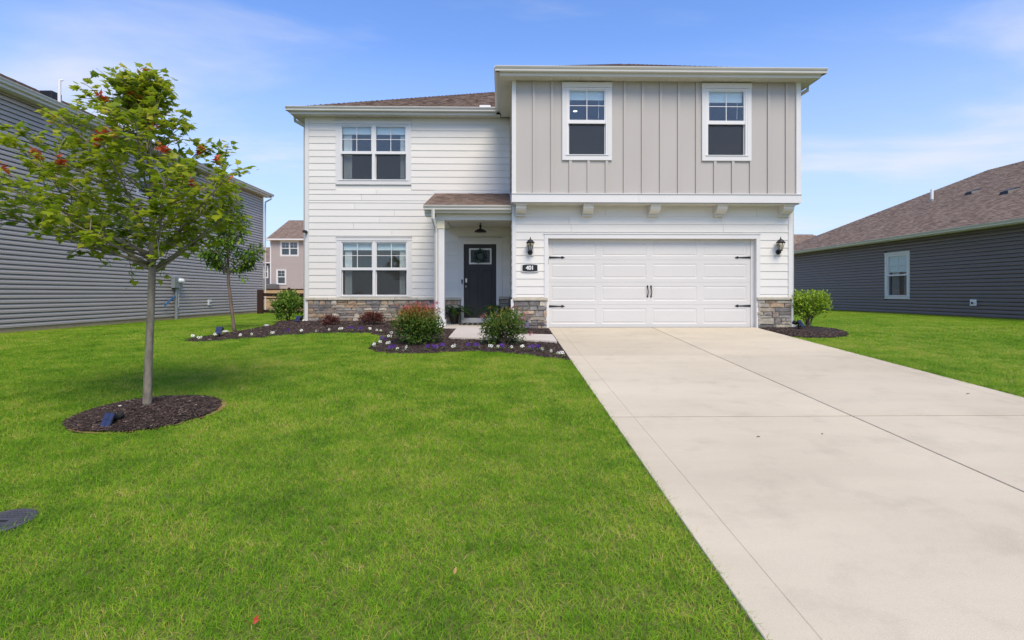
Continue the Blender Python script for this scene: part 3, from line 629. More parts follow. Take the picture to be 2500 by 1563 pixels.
for x in (3.515, 3.600):
    h = MB().tube([(x, 12.80, 1.0), (x-.005, 12.775, .96), (x+.006, 12.765, .89), (x+.004, 12.775, .82), (x, 12.80, .77)], [.012, .013, .010, .012, .011], 8)
    for z in (1.005, .765):
        h.extrude([(x-.022, z), (x, z+.03), (x+.022, z), (x, z-.03)], 1, 12.80, 12.82)
    h.build('handle', m_black, gd, smooth=False)
MB().box(1.10, 1.115, 12.78, 12.80, 1.54, 1.68).build('hinge_bar', m_meter, gd)
# side and back walls
def lapwall(name, parent, M, u0, u1, z0, z1, st=.186, mat=None):
    mb = MB(M); z = z0
    while z < z1-.01:
        t_ = min(z+st, z1); mb.extrude([(-.1, z), (.016, z), (.0165, z+.002), (.004, t_), (-.1, t_)], 0, u0, u1); z += st
    return mb.build(name, mat or m_white, parent)
lapwall('side_wall', H, FSL, YL+.02, YB, .0, TOP); lapwall('side_wall', H, FSR, YG+.02, YB, .0, TOP); lapwall('side_wall', H, FSG, YG+.02, YL-.02, .742, TOP)
MB().box(XC, XC+.2, YU+.02, YG-.02, 2.95, TOP).box(XR-.2, XR-.02, YU+.02, YG-.02, 2.95, TOP).build('side_wall', m_grey, H)
MB().box(XL, XR, YB-.1, YB, -.1, TOP).build('back_wall', m_white, H)
# --- stone veneer
SPAL = [(.26, .235, .21), (.33, .30, .26), (.20, .185, .175), (.42, .375, .31), (.36, .26, .17), (.40, .30, .205), (.30, .285, .265), (.16, .145, .14), (.40, .34, .265), (.25, .20, .165), (.47, .42, .33)]
def stone_mesh(s):
    r = random.Random(s); n = 5; vs = []; g = [0, .06, .5, .94, 1]
    for j in range(n):
        for i in range(n):
            e = (i in (0, n-1)) or (j in (0, n-1)); ee = (i in (1, n-2)) or (j in (1, n-2))
            d = 0 if e else (.032+r.uniform(-.004, .004) if ee else .036+r.uniform(-.006, .008))
            k = .022 if not e else .0
            vs.append((g[i]+r.uniform(-k, k)+(r.uniform(-.012, .012) if e else 0), d, g[j]+r.uniform(-k, k)+(r.uniform(-.03, .03) if e else 0)))
    fs = [(j*n+i, j*n+i+1, (j+1)*n+i+1, (j+1)*n+i) for j in range(n-1) for i in range(n-1)]
    return MB().add(vs, fs).mesh('stone', m_stone, fix=False)
STM = [stone_mesh(i) for i in range(14)]
def stones(parent, M, u0, u1, z0, z1, seed, d0=.0):
    r = random.Random(seed); z = z0
    def one(a, b, c, d):
        col = r.choice(SPAL); k = r.uniform(.8, 1.15)
        inst('stone', r.choice(STM), parent, M @ Matrix.Translation((a+.004, d0, c+.004)) @ Matrix.Diagonal((b-a-.008, r.uniform(.75, 1.2), d-c-.008, 1)), color=(*[q*k for q in col], 1))
    rows = []
    while z < z1-.02:
        h = r.choice((.085, .105, .125, .15)); h = min(h, z1-z)
        if z1-z-h < .06: h = z1-z
        rows.append((z, z+h)); z += h
    for c, d in rows:
        u = u0
        while u < u1-.02:
            w = r.choice((.16, .2, .25, .3, .36, .42)); w = min(w, u1-u)
            if u1-u-w < .09: w = u1-u
            if d-c > .12 and w > .22 and r.random() < .45:
                m = c+(d-c)*r.uniform(.42, .58); one(u, u+w, c, m)
                if r.random() < .5: k = u+w*r.uniform(.4, .6); one(u, k, m, d); one(k, u+w, m, d)
                else: one(u, u+w, m, d)
            else: one(u, u+w, c, d)
            u += w
def stonewall(u0, u1, z1, M, seed, capx, z0=-.06):
    s = MB(M).box(u0, u1, -.02, .014, z0, z1).build('stone_veneer', m_mortar, H)
    stones(s, M, u0, u1, z0, z1, seed, .008)
    a, b = capx; n_ = max(1, round((b-a)/.62)); 
    for k in range(n_):
        p, q = a+(b-a)*k/n_+.002, a+(b-a)*(k+1)/n_-.002
        MB(M).extrude([(-.02, z1+.001), (.062, z1+.001), (.070, z1+.012), (.066, z1+.062), (.03, z1+.078), (-.02, z1+.078)], 0, p, q).build('cap_stone', m_cap, s, bevel=.006)
stonewall(XL+.09, -1.16, .642, FL, 3, (XL+.03, -1.15)); stonewall(-.085, XC-.03, .668, FL, 4, (-.088, XC-.03))
stonewall(.278, 1.072, .658, FG, 5, (.262, 1.088)); stonewall(6.12, 6.955, .672, FG, 11, (6.108, 6.975))
MB(FL).box(XL-.0, XL+.085, -.02, .03, -.06, .655).build('corner_board', m_trim, wl)
# --- front door
dr = MB(FL).box(-1.076, -.168, -.07, -.03, .148, 2.221)
MBd = MB(FL); xs_ = [-1.076, -.949, -.63, -.547, -.278, -.168]
gx0, gx1, gz0, gz1 = -.888, -.345, 1.702, 2.061
door = MB(FL).box(-1.076, gx0-.03, -.07, -.03, 1.60, 2.221).box(gx1+.03, -.168, -.07, -.03, 1.60, 2.221).box(gx0-.03, gx1+.03, -.07, -.03, gz1+.03, 2.221).box(gx0-.03, gx1+.03, -.07, -.03, 1.60, gz0-.03)
door.box(-1.076, -.168, -.07, -.045, .148, 1.60).box(-1.076, -.945, -.045, -.03, .148, 1.60).box(-.282, -.168, -.045, -.03, .148, 1.60).box(-.945, -.282, -.045, -.03, 1.505, 1.60).box(-.945, -.282, -.045, -.03, .148, .40).box(-.665, -.562, -.045, -.03, .40, 1.505)
door = door.build('front_door', m_door, H); door['label'] = 'charcoal front door with one small window'
for a, b in ((-.935, -.675), (-.552, -.292)): MB(FL).box(a+.02, b-.01, -.046, -.036, .43, 1.475).build('panel', m_door, door, bevel=.008)
MB(FL).box(gx0-.045, gx0, -.035, -.018, gz0-.045, gz1+.045).box(gx1, gx1+.045, -.035, -.018, gz0-.045, gz1+.045).box(gx0, gx1, -.035, -.018, gz1, gz1+.045).box(gx0, gx1, -.035, -.018, gz0-.045, gz0).build('glass_frame', m_vin, door)
MB(FL).box(gx0, gx1, -.055, -.05, gz0, gz1).build('pane', m_dglass, door)
MB(FL).box(-1.3, -1.25, -2.5, -.13, .0, 2.5).box(.02, .07, -2.5, -.13, 0, 2.5).box(-1.25, .02, -2.5, -2.45, 0, 2.5).box(-1.25, .02, -2.45, -.13, 2.45, 2.5).box(-1.25, .02, -2.45, -.13, -.05, 0).build('hall_shell', m_door, H)  # hall boxed in near-black; the colour stands in for an unlit interior
MB(FL).box(-1.035, -.985, -.03, -.005, 1.14, 1.26).build('deadbolt', m_nickel, door, bevel=.006)
kn = MB().lathe([(.0, 0), (.034, 0), (.034, -.008), (.014, -.012), (.012, -.035), (.028, -.045), (.032, -.06), (.02, -.075), (0, -.078)], (-1.01, 15.03, 1.03), 16, 'y').build('door_knob', m_nickel, door, smooth=True)
MB(FL).box(-1.24, -1.09, -.06, .03, .72, 2.30).box(-.154, .0, -.06, .03, .75, 2.30).build('door_trim', m_trim, wl)
MB(FL).box(-1.149, -1.09, -.06, .028, .0, .72).box(-.154, -.094, -.06, .028, .0, .75).build('door_trim', m_trim, wl)
MB(FL).box(-1.09, -1.079, -.10, .02, .02, 2.24).box(-.165, -.154, -.10, .02, .02, 2.24).box(-1.09, -.154, -.10, .02, 2.224, 2.30).build('door_jamb', m_vin, wl)
MB(FL).box(-1.245, .005, -.02, .034, 2.301, 2.385).build('header_trim', m_trim, wl); MB(FL).box(-1.25, .01, -.02, .044, 2.386, 2.398).build('drip_cap', m_trim, wl)
MB(FL).box(-1.14, -.10, -.07, .05, .012, .125).box(-1.088, -.156, -.07, .03, .126, .145).build('door_sill', m_vin, wl)
# --- porch
pc = MB().box(-1.555, -1.405, 12.97, 13.12, .19, 2.41).build('porch_post', m_trim, H, bevel=.004)
MB().box(-1.585, -1.375, 12.94, 13.15, .0, .192).build('post_base', m_trim, pc, bevel=.004)
MB().box(-1.59, -1.40, 12.955, 13.135, 2.411, 2.615).build('post_capital', m_cream, pc)
MB().box(-1.60, XC-.01, 12.94, 13.15, 2.617, 2.80).box(-1.60, -1.42, 13.15, 14.98, 2.64, 2.80).build('porch_beam', m_gut, H)
MB().box(-1.42, XC-.02, 13.15, 14.97, 2.70, 2.72).build('porch_ceiling', m_soff, H)
psf = MB().box(-1.86, XC-.02, 12.80, 12.94, 2.789, 2.80).build('soffit', m_soff, H); soffit(psf, frameM((0, 12.94, 0), (1, 0, 0), (0, -1, 0)), -1.84, XC-.02, 0, .13, 2.776)
MB().box(-1.86, XC-.02, 12.77, 12.80, 2.765, 2.90).build('fascia', m_gut, H)
sl_ = (3.64-2.925)/(14.98-12.70)
MB().extrude([(12.80, 2.79), (12.80, 2.93), (14.98, 3.60), (14.98, 3.45), (13.1, 2.79)], 0, -1.86, -1.83).build('rake_board', m_trim, H)
MB().box(-1.86, -1.62, 12.82, 13.1, 2.70, 2.788).build('eave_return', m_gut, H, bevel=.01)
gutter(H, frameM((0, 12.77, 0), (1, 0, 0), (0, -1, 0)), -1.87, XC-.02, 2.93)
prf = MB().extrude([(12.72, 2.918), (12.72, 2.934), (14.985, 3.638), (14.985, 3.60)], 0, -1.85, XC-.03).build('porch_roof', m_shing, H)
V_ = Vector((0, 2.265, .704)); shingles(prf, (-1.875, 12.70, 2.936), (1, 0, 0), V_, lambda v: (0, 2.09), V_.length-.02, 300, seed=4)
MB().box(-1.9, XC-.03, 14.955, 14.985, 3.63, 3.70).build('flashing', m_trim, H); MB().extrude([(12.70, 2.93), (14.98, 3.635), (14.98, 3.75), (12.70, 3.04)], 0, XC-.03, XC-.018).build('flashing', m_trim, H)
downspout(H, [(-1.645, 12.70, 2.84), (-1.645, 12.70, 2.62), (-1.60, 12.86, 2.42), (-1.60, 12.90, 2.30), (-1.60, 12.90, .05), (-1.62, 12.80, -.03)], .065)
# --- main roof
p = .46; ze = 5.925; OV = .27
e0, e1, f0, f1 = XL-.30, XR+.30, YL-.30, YB+.3; half = (f1-f0)/2; rz = ze+p*half
deck = MB(); A, B, C_, D_ = (e0, f0, ze), (e1, f0, ze), (e1, f1, ze), (e0, f1, ze); r0, r1 = (e0+half, f0+half, rz), (e1-half, f0+half, rz)
if r0[0] > r1[0]: r0 = r1 = ((e0+e1)/2, f0+half, rz)
deck.add([A, B, C_, D_, r0, r1], [(0, 1, 5, 4), (1, 2, 5), (2, 3, 4, 5), (3, 0, 4)])
g0, g1, yf = XC-.31, XR+.31, YU-.30; gm = (g0+g1)/2; gh_ = (g1-g0)/2; gz = ze+p*gh_
deck.add([(g0, yf, ze), (g1, yf, ze), (gm, yf+gh_, gz), (gm, 21, gz), (g0, 21, ze), (g1, 21, ze)], [(0, 1, 2), (0, 2, 3, 4), (1, 5, 3, 2)])
roof = deck.build('roof', m_shing, H, fix=False)
cs = 1/math.sqrt(1+p*p)
shingles(roof, (e0, f0, ze+.004), (1, 0, 0), (0, cs, p*cs), lambda v: (v*cs+.02, max(v*cs+.02, min(XC-.25-e0+.9*v*cs, 8))), 6.4, 300, seed=9)
shingles(roof, (g0, yf, ze+.004), (1, 0, 0), (0, cs, p*cs), lambda v: (v*cs, 2*gh_-v*cs), gh_/cs-.05, 0, seed=10)
shingles(roof, (e0, f1, ze+.004), (0, -1, 0), (cs, 0, p*cs), lambda v: (v*cs, f1-f0-v*cs), 6.6, 0, seed=12)
cap_ = MB()
def ridge(a, b, w=.13):
    a, b = Vector(a), Vector(b); d = (b-a).normalized(); s = d.cross(Vector((0, 0, 1))).normalized(); n_ = int((b-a).length/.15)
    for i in range(n_):
        q = a+d*(i*.15); e = q+d*.17; up = Vector((0, 0, .028)); l2 = Vector((0, 0, .012))
        cap_.add([q+up, e+l2, e+s*w-Vector((0, 0, w*.38)), q+s*w+up*.5-Vector((0, 0, w*.38)), e-s*w-Vector((0, 0, w*.38)), q-s*w+up*.5-Vector((0, 0, w*.38))], [(0, 1, 2, 3), (0, 5, 4, 1)])
def ridges(parent, a, b, w=.13, t=.14):
    global cap_
    cap_ = MB(); ridge(a, b, w); me = cap_.mesh('ridge_cap', m_shing, fix=False); a_ = me.attributes.new('tint', 'FLOAT', 'POINT'); a_.data.foreach_set('value', [t]*len(me.vertices)); inst('ridge_cap', me, parent)
ridges(roof, A, r0); ridges(roof, (g0, yf, ze), (gm, yf+gh_, gz)); ridges(roof, (g1, yf, ze), (gm, yf+gh_, gz))
# eaves: fascia, soffit, gutter
zs = TOP-.0
def eave(M, u0, u1, wall_d=0, uf0=None, uf1=None):
    s = MB(M).box(u0, u1, .0, OV, zs+.008, zs+.018).build('soffit', m_soff, H); soffit(s, M, u0, u1, .0, OV, zs-.006)
    MB(M).box(uf0 if uf0 is not None else u0, uf1 if uf1 is not None else u1, OV, OV+.028, zs-.012, ze+.0).build('fascia', m_gut, H)
    gutter(H, frameM(M @ Vector((0, OV+.028, 0)), (M[0][0], M[1][0], 0), (M[0][1], M[1][1], 0)), (uf0 if uf0 is not None else u0)-.10, (uf1 if uf1 is not None else u1)+.10, ze+.012)
eave(FL, XL-.27, XC-.29, uf0=XL-.298, uf1=XC-.40)
eave(FU, XC-.27, XR+.26, uf0=XC-.298, uf1=XR+.288)
eave(FSL, YL, YB, uf0=YL-.27, uf1=YB); eave(FSR, YU, YB, uf0=YU-.27, uf1=YB)
eave(frameM((XC, 0, 0), (0, 1, 0), (-1, 0, 0)), YU, YL-.1, uf0=YU-.27, uf1=YL-.42)
MB().box(-.62, -.32, 14.66, 14.80, ze+.01, ze+.09).build('diverter', m_pvc, H)
downspout(H, [(XL-.33, 15.12, ze-.11), (XL-.33, 15.12, 5.70), (XL-.06, 15.14, 5.55), (XL-.055, 15.14, 5.40), (XL-.055, 15.14, .12), (XL-.09, 15.02, .02)], .07)
downspout(H, [(XR+.33, 12.62, ze-.11), (XR+.33, 12.62, 5.70), (XR+.06, 12.66, 5.54), (XR+.055, 12.66, 5.40), (XR+.055, 12.80, 2.9), (XR+.055, 12.80, .12), (XR+.10, 12.72, .03)], .07)

# ------------------------------------------------------------------ grey neighbouring house on the left
ZL0 = -.054
HL = thing('house', 'two-storey house with mid grey vinyl siding on the left', 'house', (-18.5, 20, -.1))
XW = -12.75; FW = frameM((XW, 0, 0), (0, 1, 0), (1, 0, 0))
dl_l = MB().extrude([(d, z) for d, z in DUTCH], 0, 0, 1).mesh('siding_course', m_lgrey)
lw = (18.77, 20.1, 5.40, 5.33, 5.27, 4.86, 4.82, 4.40, 4.27)
wn = wallsheet('side_wall', HL, FW, 6, 28.62, -.3, 6.0, [(18.87, 20.0, 4.38, 5.30)], m_lgrey, .19, -.0565)
k = 0; z = ZL0
while z < 5.98:
    course(dl_l, 'siding_course', wn, FW, 6.02, 28.56, z, min(z+.129, 6.0), [(lw[0], lw[1], lw[8], lw[2])], maxlen=30); z += .127
MB().box(XW-.15, XW+.005, 6, 28.55, -.35, ZL0-.002).build('foundation', m_found, HL)
fb = MB(FW).box(0, .39, -.005, .01, 0, 1).mesh('foundation_block', m_found)
for i in range(40):
    u = 9+i*.5
    if u < 28.2: place(MB().box(0, 1, -.004, .008, 0, 1).mesh('foundation_block', m_found) if i == 0 else fbm, 'foundation_block', HL, FW, u+.004, u+.496, -.24, -.065) if i else None
    if i == 0: fbm = MB().box(0, 1, -.004, .008, 0, 1).mesh('foundation_block', m_found)
MB().box(XW-.06, XW+.028, 28.56, 28.64, ZL0, 6.0).build('corner_post', m_trim, HL)
window(HL, FW, *lw, n=1, side=.14, tw=.09, blind=0, room=False)
MB().box(-25, XW-.2, 6, 28.6, -.3, 6.0).build('body', m_lgrey, HL)
zeL = 6.14; ex, ey1, ey0, pl = XW+.30, 28.95, 2.0, .46; hw = 6.2
rl = MB().add([(ex, ey0, zeL), (ex, ey1, zeL), (ex-hw, ey1-hw, zeL+pl*hw), (ex-hw, ey0+hw, zeL+pl*hw), (ex-2*hw, ey1, zeL), (ex-2*hw, ey0, zeL)], [(0, 1, 2, 3), (1, 4, 2), (4, 5, 3, 2), (5, 0, 3)]).build('roof', m_shing, HL, fix=False)
cl = 1/math.sqrt(1+pl*pl)
shingles(rl, (ex+.02, 8, zeL+.003), (0, 1, 0), (-cl, 0, pl*cl), lambda v: (0, ey1-8-v*cl), hw/cl, 300, seed=21)
MB(FW).box(6, 28.9, .0, .29, 5.985, 5.995).build('soffit', m_soff, HL); MB(FW).box(6, 28.95, .29, .318, 5.975, 6.14).build('fascia', m_gut, HL)
gutter(HL, frameM((XW+.318, 0, 0), (0, 1, 0), (1, 0, 0)), 6, 29.02, 6.165)
downspout(HL, [(XW+.36, 28.85, 6.05), (XW+.36, 28.8, 5.9), (XW+.09, 28.72, 5.72), (XW+.09, 28.70, 5.5), (XW+.09, 28.70, -.05), (XW+.12, 28.62, -.12)], .08)
def roofpt(x, y): return zeL+pl*(ex-x)
vx, vy = -14.0, 17.1
MB().lathe([(.0, 0), (.045, 0), (.045, .78), (0, .78)], (vx, vy, roofpt(vx, vy)-.05), 10).tube([(vx, vy, roofpt(vx, vy)+.70), (vx+.02, vy+.10, roofpt(vx, vy)+.77)], .03, 8).build('vent_pipe', m_pvc, HL, smooth=False)
MB().box(vx-.55, vx-.15, vy-.1, vy+.3, roofpt(vx-.15, vy)-.02, roofpt(vx-.55, vy)+.12).build('roof_vent', m_black, HL, bevel=.03)
props(thing('electric_meter', 'grey electric meter box with pipe on the left neighbour wall', 'meter', (XW+.03, 21, -.2)))
mt_ = bpy.data.objects['electric_meter']
MB().box(XW+.02, XW+.17, 20.70, 21.20, 1.05, 1.47).build('meter_box', m_meter, mt_, bevel=.008)
MB().lathe([(0, 0), (.10, 0), (.10, .04), (.085, .06), (.085, .14), (.05, .17), (0, .17)], (XW+.17, 21.03, 1.33), 18, 'x').build('meter_dial', m_pvc, mt_, smooth=False)
MB().tube([(XW+.09, 20.92, 1.05), (XW+.09, 20.92, .35), (XW+.095, 20.92, .34)], .052, 10).tube([(XW+.09, 20.92, .36), (XW+.09, 20.92, -.22)], .06, 10).build('conduit', m_meter, mt_)
MB().tube([(XW+.06, 21.12, 1.05), (XW+.06, 21.12, .3)], .018, 8).build('ground_pipe', m_pvc, mt_)
cb = MB()
for q in range(4): cb.tube([(XW+.1, 20.85, .75-.02*q), (XW+.14, 20.5-.05*q, .62-.05*q), (XW+.12, 20.15, .42-.03*q)], .011, 6)
cb.build('cable_bundle', m_blue, mt_)
def outlet(label, x, y0, y1, z0, z1, s):
    o = thing('outlet_box', label, 'outlet', (x, (y0+y1)/2, z0))
    xa, xb = sorted((x, x+s*.05)); MB().box(xa, xb, y0, y1, z0, z1).build('cover', m_pvc, o, bevel=.012)
    ym, zm = (y0+y1)/2, (z0+z1)/2; MB().tube([(x+s*.05, ym, zm), (x+s*.10, ym-.02, zm-.03), (x+s*.11, ym-.03, zm+.03)], .018, 8).build('spigot', m_black, o)
outlet('white outlet box low on the grey left neighbour wall', XW+.015, 23.25, 23.5, .32, .56, 1)
outlet('small white vent box high on the grey left neighbour wall', XW+.015, 22.86, 23.1, 3.87, 3.99, 1)

# ------------------------------------------------------------------ charcoal single-storey house on the right
HR = thing('house', 'single-storey charcoal house with long brown roof on the right', 'house', (22, 20, .05))
XQ = 15.9; FQ = frameM((XQ, 0, 0), (0, 1, 0), (-1, 0, 0)); ZR0 = .06
dl_r = MB().extrude([(d, z) for d, z in DUTCH], 0, 0, 1).mesh('siding_course', m_dgrey)
rw = (20.46, 21.82, 2.51, 2.42, 2.335, 1.60, 1.54, .775, .612)
wr = wallsheet('side_wall', HR, FQ, 9, 31, -.1, 3.0, [(20.58, 21.7, .70, 2.40)], m_dgrey, .18, -.0565)
z = ZR0
while z < 2.96: course(dl_r, 'siding_course', wr, FQ, 9, 31, z, min(z+.129, 3.0), [(rw[0], rw[1], rw[8], rw[2])], maxlen=40); z += .127
window(HR, FQ, *rw, n=1, side=.19, tw=.12, blind=.60, bd=-.034, curtains=((20.7, 20.95), (21.2, 21.6)), label='white framed window with pale blind')
MB(FQ).box(9, 31, -.05, .0, -.15, ZR0-.002).build('foundation', m_found, HR)
MB().box(XQ+.2, 29, 9, 31, -.1, 3.0).build('body', m_dgrey, HR)
pr = .50; ezr = 3.04; ex_, hwR = 15.52, 7.0; ay = 31.3
rr_ = MB().add([(ex_, 3, ezr), (ex_, ay, ezr), (ex_+hwR, ay-hwR, ezr+pr*hwR), (ex_+hwR, 3, ezr+pr*hwR), (ex_+2*hwR, ay, ezr), (ex_+2*hwR, 3, ezr)], [(0, 1, 2, 3), (1, 4, 2), (4, 5, 3, 2)]).build('roof', m_shing, HR, fix=False)
cr = 1/math.sqrt(1+pr*pr)
shingles(rr_, (ex_-.02, 12.5, ezr+.004), (0, 1, 0), (cr, 0, pr*cr), lambda v: (0, ay-12.5-v*cr), hwR/cr, 300, seed=31)
ridges(rr_, (ex_, ay, ezr), (ex_+hwR, ay-hwR, ezr+pr*hwR), .16); ridges(rr_, (ex_+hwR, ay-hwR, ezr+pr*hwR), (ex_+hwR, 13, ezr+pr*hwR), .16)
MB(FQ).box(9, 31, .0, .36, 2.955, 2.965).build('soffit', m_soff, HR); MB(FQ).box(9, 31.2, .36, .385, 2.94, 3.04).build('fascia', m_gut, HR)
gutter(HR, frameM((XQ-.385, 0, 0), (0, 1, 0), (-1, 0, 0)), 9, 31.3, 3.075)
def rp(x): return ezr+pr*(x-ex_)
# vents on that roof
MB().lathe([(0, 0), (.06, 0), (.06, .62), (0, .62)], (19.38, 23.66, rp(19.38)-.06), 12).build('vent_pipe', m_pvc, HR); MB().lathe([(.13, 0), (.075, .10), (.06, .16)], (19.38, 23.66, rp(19.38)-.05), 12).build('pipe_boot', m_ac, HR)
def rvent(x, y, s=1):
    m = frameM((x, y, rp(x)+.01), (0, 1, 0), (cr, 0, 0))
    return MB().add([(x-.2*s, y-.2*s, rp(x-.2*s)+.012), (x-.2*s, y+.2*s, rp(x-.2*s)+.012), (x+.25*s, y+.22*s, rp(x+.25*s)+.01), (x+.25*s, y-.22*s, rp(x+.25*s)+.01),
        (x-.17*s, y-.14*s, rp(x-.17*s)+.13), (x-.17*s, y+.14*s, rp(x-.17*s)+.13), (x+.2*s, y+.14*s, rp(x+.2*s)+.08), (x+.2*s, y-.14*s, rp(x+.2*s)+.08)],
        [(4, 5, 6, 7), (0, 1, 5, 4), (1, 2, 6, 5), (2, 3, 7, 6), (3, 0, 4, 7)]).build('roof_vent', m_black, HR)
rvent(19.37, 21.58); rvent(18.48, 19.09)
MB().box(22.35, 22.68, 13, 21.6, rp(22.5)+.03, rp(22.5)+.075).build('ridge_vent', m_black, HR)
outlet('white outlet box low on the charcoal right neighbour wall', XQ-.015, 17.52, 17.75, .41, .63, -1)

# ------------------------------------------------------------------ houses farther back
def farhouse(label, x0, x1, y0, y1, z0, z1, p, siding, wins, gable=True, ov=.35, seed=1):
    h = thing('house', label, 'house', ((x0+x1)/2, (y0+y1)/2, z0)); mb = MB(); z = z0
    M = frameM((0, y0, 0), (1, 0, 0), (0, -1, 0))
    holes = [(w[0][0]+.03, w[0][1]-.03, w[0][8]+.03, w[0][2]-.03) for w in wins]
    while z < z1:
        t_ = min(z+.127, z1)
        for a_, b_ in segs(x0, x1, z, t_, holes): mb.extrude([(y0+.05, z), (y0-.018, z), (y0-.016, z+.08), (y0-.004, t_), (y0+.05, t_)], 0, a_, b_)
        z += .127
    mb.build('front_wall', siding, h); MB().box(x0, x1, y0+.7, y1, z0-1, z1).box(x0, x0+.1, y0+.05, y0+.7, z0-1, z1).build('body', siding, h)
    ym = (y0+y1)/2; a = (y1-y0)/2+ov
    if gable:
        V = [(x0-.3, y0-ov, z1), (x1+.3, y0-ov, z1), (x1+.3, ym, z1+p*a), (x0-.3, ym, z1+p*a), (x1+.3, y1+ov, z1), (x0-.3, y1+ov, z1)]
        F = [(0, 1, 2, 3), (3, 2, 4, 5)]; MB().add([(x0, y0, z1), (x0, y1, z1), (x0, ym, z1+p*(a-ov)), (x1, y0, z1), (x1, y1, z1), (x1, ym, z1+p*(a-ov))], [(0, 1, 2), (3, 4, 5)]).build('gable', siding, h)
        sp = lambda v: (0, x1-x0+.6)
    else:
        V = [(x0-ov, y0-ov, z1), (x1+ov, y0-ov, z1), (x1+ov-a, ym, z1+p*a), (x0-ov+a, ym, z1+p*a), (x1+ov, y1+ov, z1), (x0-ov, y1+ov, z1)]; F = [(0, 1, 2, 3), (3, 2, 4, 5), (0, 3, 5), (1, 4, 2)]
        c_ = 1/math.sqrt(1+p*p); sp = lambda v: (v*c_, x1-x0+2*ov-v*c_)
    r_ = MB().add(V, F).build('roof', m_shing, h, fix=False); c_ = 1/math.sqrt(1+p*p)
    shingles(r_, (V[0][0], V[0][1], z1+.004), (1, 0, 0), (0, c_, p*c_), sp, a/c_, 0, expo=.2, seed=seed)
    MB().box(V[0][0], V[1][0], y0-ov-.12, y0-ov, z1-.13, z1+.02).build('gutter', m_trim, h); MB().box(x0-.3, x1+.3, y0-ov, y0, z1-.13, z1-.11).build('soffit', m_soff, h)
    MB().box(x0-.02, x0+.1, y0-.04, y0+.03, z0, z1).build('corner_post', m_trim, h)
    for w in wins: window(h, M, *w[0], n=w[1], side=.17, tw=.12, blind=0, room=False, screen=False)
    MB().box(x0+.12, x1-.12, y0+.6, y0+.69, z0, z1-.1).box(x0+.12, x1-.12, y0+.06, y0+.6, z1-.12, z1-.1).build('room_shell', m_door, h)  # dark panel behind the panes; the rooms' shade is put into its colour
    return h
def W_at(u0, u1, z0, z1):
    h = z1-z0; return (u0, u1, z1, z1-.09, z1-.17, z0+h*.54, z0+h*.49, z0+.17, z0)
ht = farhouse('two-storey taupe house behind the brown fence', -23.75, -12, 55, 66, 1.15, 6.40, .46, m_tan,
    [(W_at(-22.75, -20.85, 4.65, 6.25), 2), (W_at(-23.15, -22.12, 1.72, 3.33), 1)], seed=41)
ac = thing('air_conditioner', 'grey air conditioner beside the taupe house', 'air conditioner', (-23.2, 54.3, 1.2))
MB().box(-23.68, -22.75, 53.9, 54.8, 1.18, 1.76).build('housing', m_ac, ac, bevel=.03); MB().lathe([(.36, 0), (.36, .03), (.3, .05), (0, .05)], (-23.2, 54.35, 1.76), 16).build('fan_grille', m_black, ac)
gr_ = MB()
for q in range(9): gr_.box(-23.62+q*.1, -23.59+q*.1, 53.885, 53.90, 1.24, 1.70)
gr_.build('louver', m_black, ac)
farhouse('dark slate house glimpsed left of the taupe house', -40, -30.9, 72, 82, 1.1, 5.0, .46, m_slate, [(W_at(-32.1, -31.35, 2.9, 4.6), 1)], seed=42)
farhouse('brown hip roofed house behind the charcoal house', 19.5, 33, 44, 53, .6, 3.55, .56, m_tan, [], gable=False, seed=43)
bpy.context.view_layer.update()

# ------------------------------------------------------------------ brown fence between the houses
F1 = thing('fence', 'dark brown rail fence between the grey and white houses', 'fence', (-9, 26, -.2))
MB().box(-12.05, -11.78, 26.4, 26.55, -.25, 1.02).build('post', m_fence, F1, bevel=.008)
def rail(a, b, za, zb, w=.14, t=.05, y=None):
    a, b = Vector(a), Vector(b); d = (b-a).normalized(); s = Vector((-d.y, d.x, 0)).normalized()*t/2
    return MB().add([a+s+Vector((0, 0, 0)), a-s, b-s, b+s, a+s+Vector((0, 0, w)), a-s+Vector((0, 0, w)), b-s+Vector((0, 0, w)), b+s+Vector((0, 0, w))], [(0, 1, 2, 3), (4, 5, 6, 7), (0, 1, 5, 4), (1, 2, 6, 5), (2, 3, 7, 6), (3, 0, 4, 7)]).build('rail', m_fence, F1)
rail((-11.78, 26.45, .70), (-5.4, 21.2, .58), 0, 0, .16); rail((-11.78, 26.45, -.10), (-5.4, 21.2, -.15), 0, 0, .14)
MB().tube([(-8.3, 23.6, .60), (-6.6, 22.25, -.05)], .07, 4).build('brace', m_fence, F1)
MB().box(-5.62, -5.53, 21.1, 21.22, -.2, .85).build('post', m_fence, F1)
F2 = thing('fence', 'far dark rail fence crossing the straw yard', 'fence', (-13, 38, .1))
gz2 = float(ground(-13, 38))
for k in range(7):
    x = -19.9+k*2.4; MB().box(x-.07, x+.07, 37.95, 38.07, gz2-.1, gz2+1.12).build('post', m_fence, F2)
for h_ in (.30, .62, .94): MB().box(-20, -5, 37.91, 37.95, gz2+h_, gz2+h_+.10).build('rail', m_fence, F2)

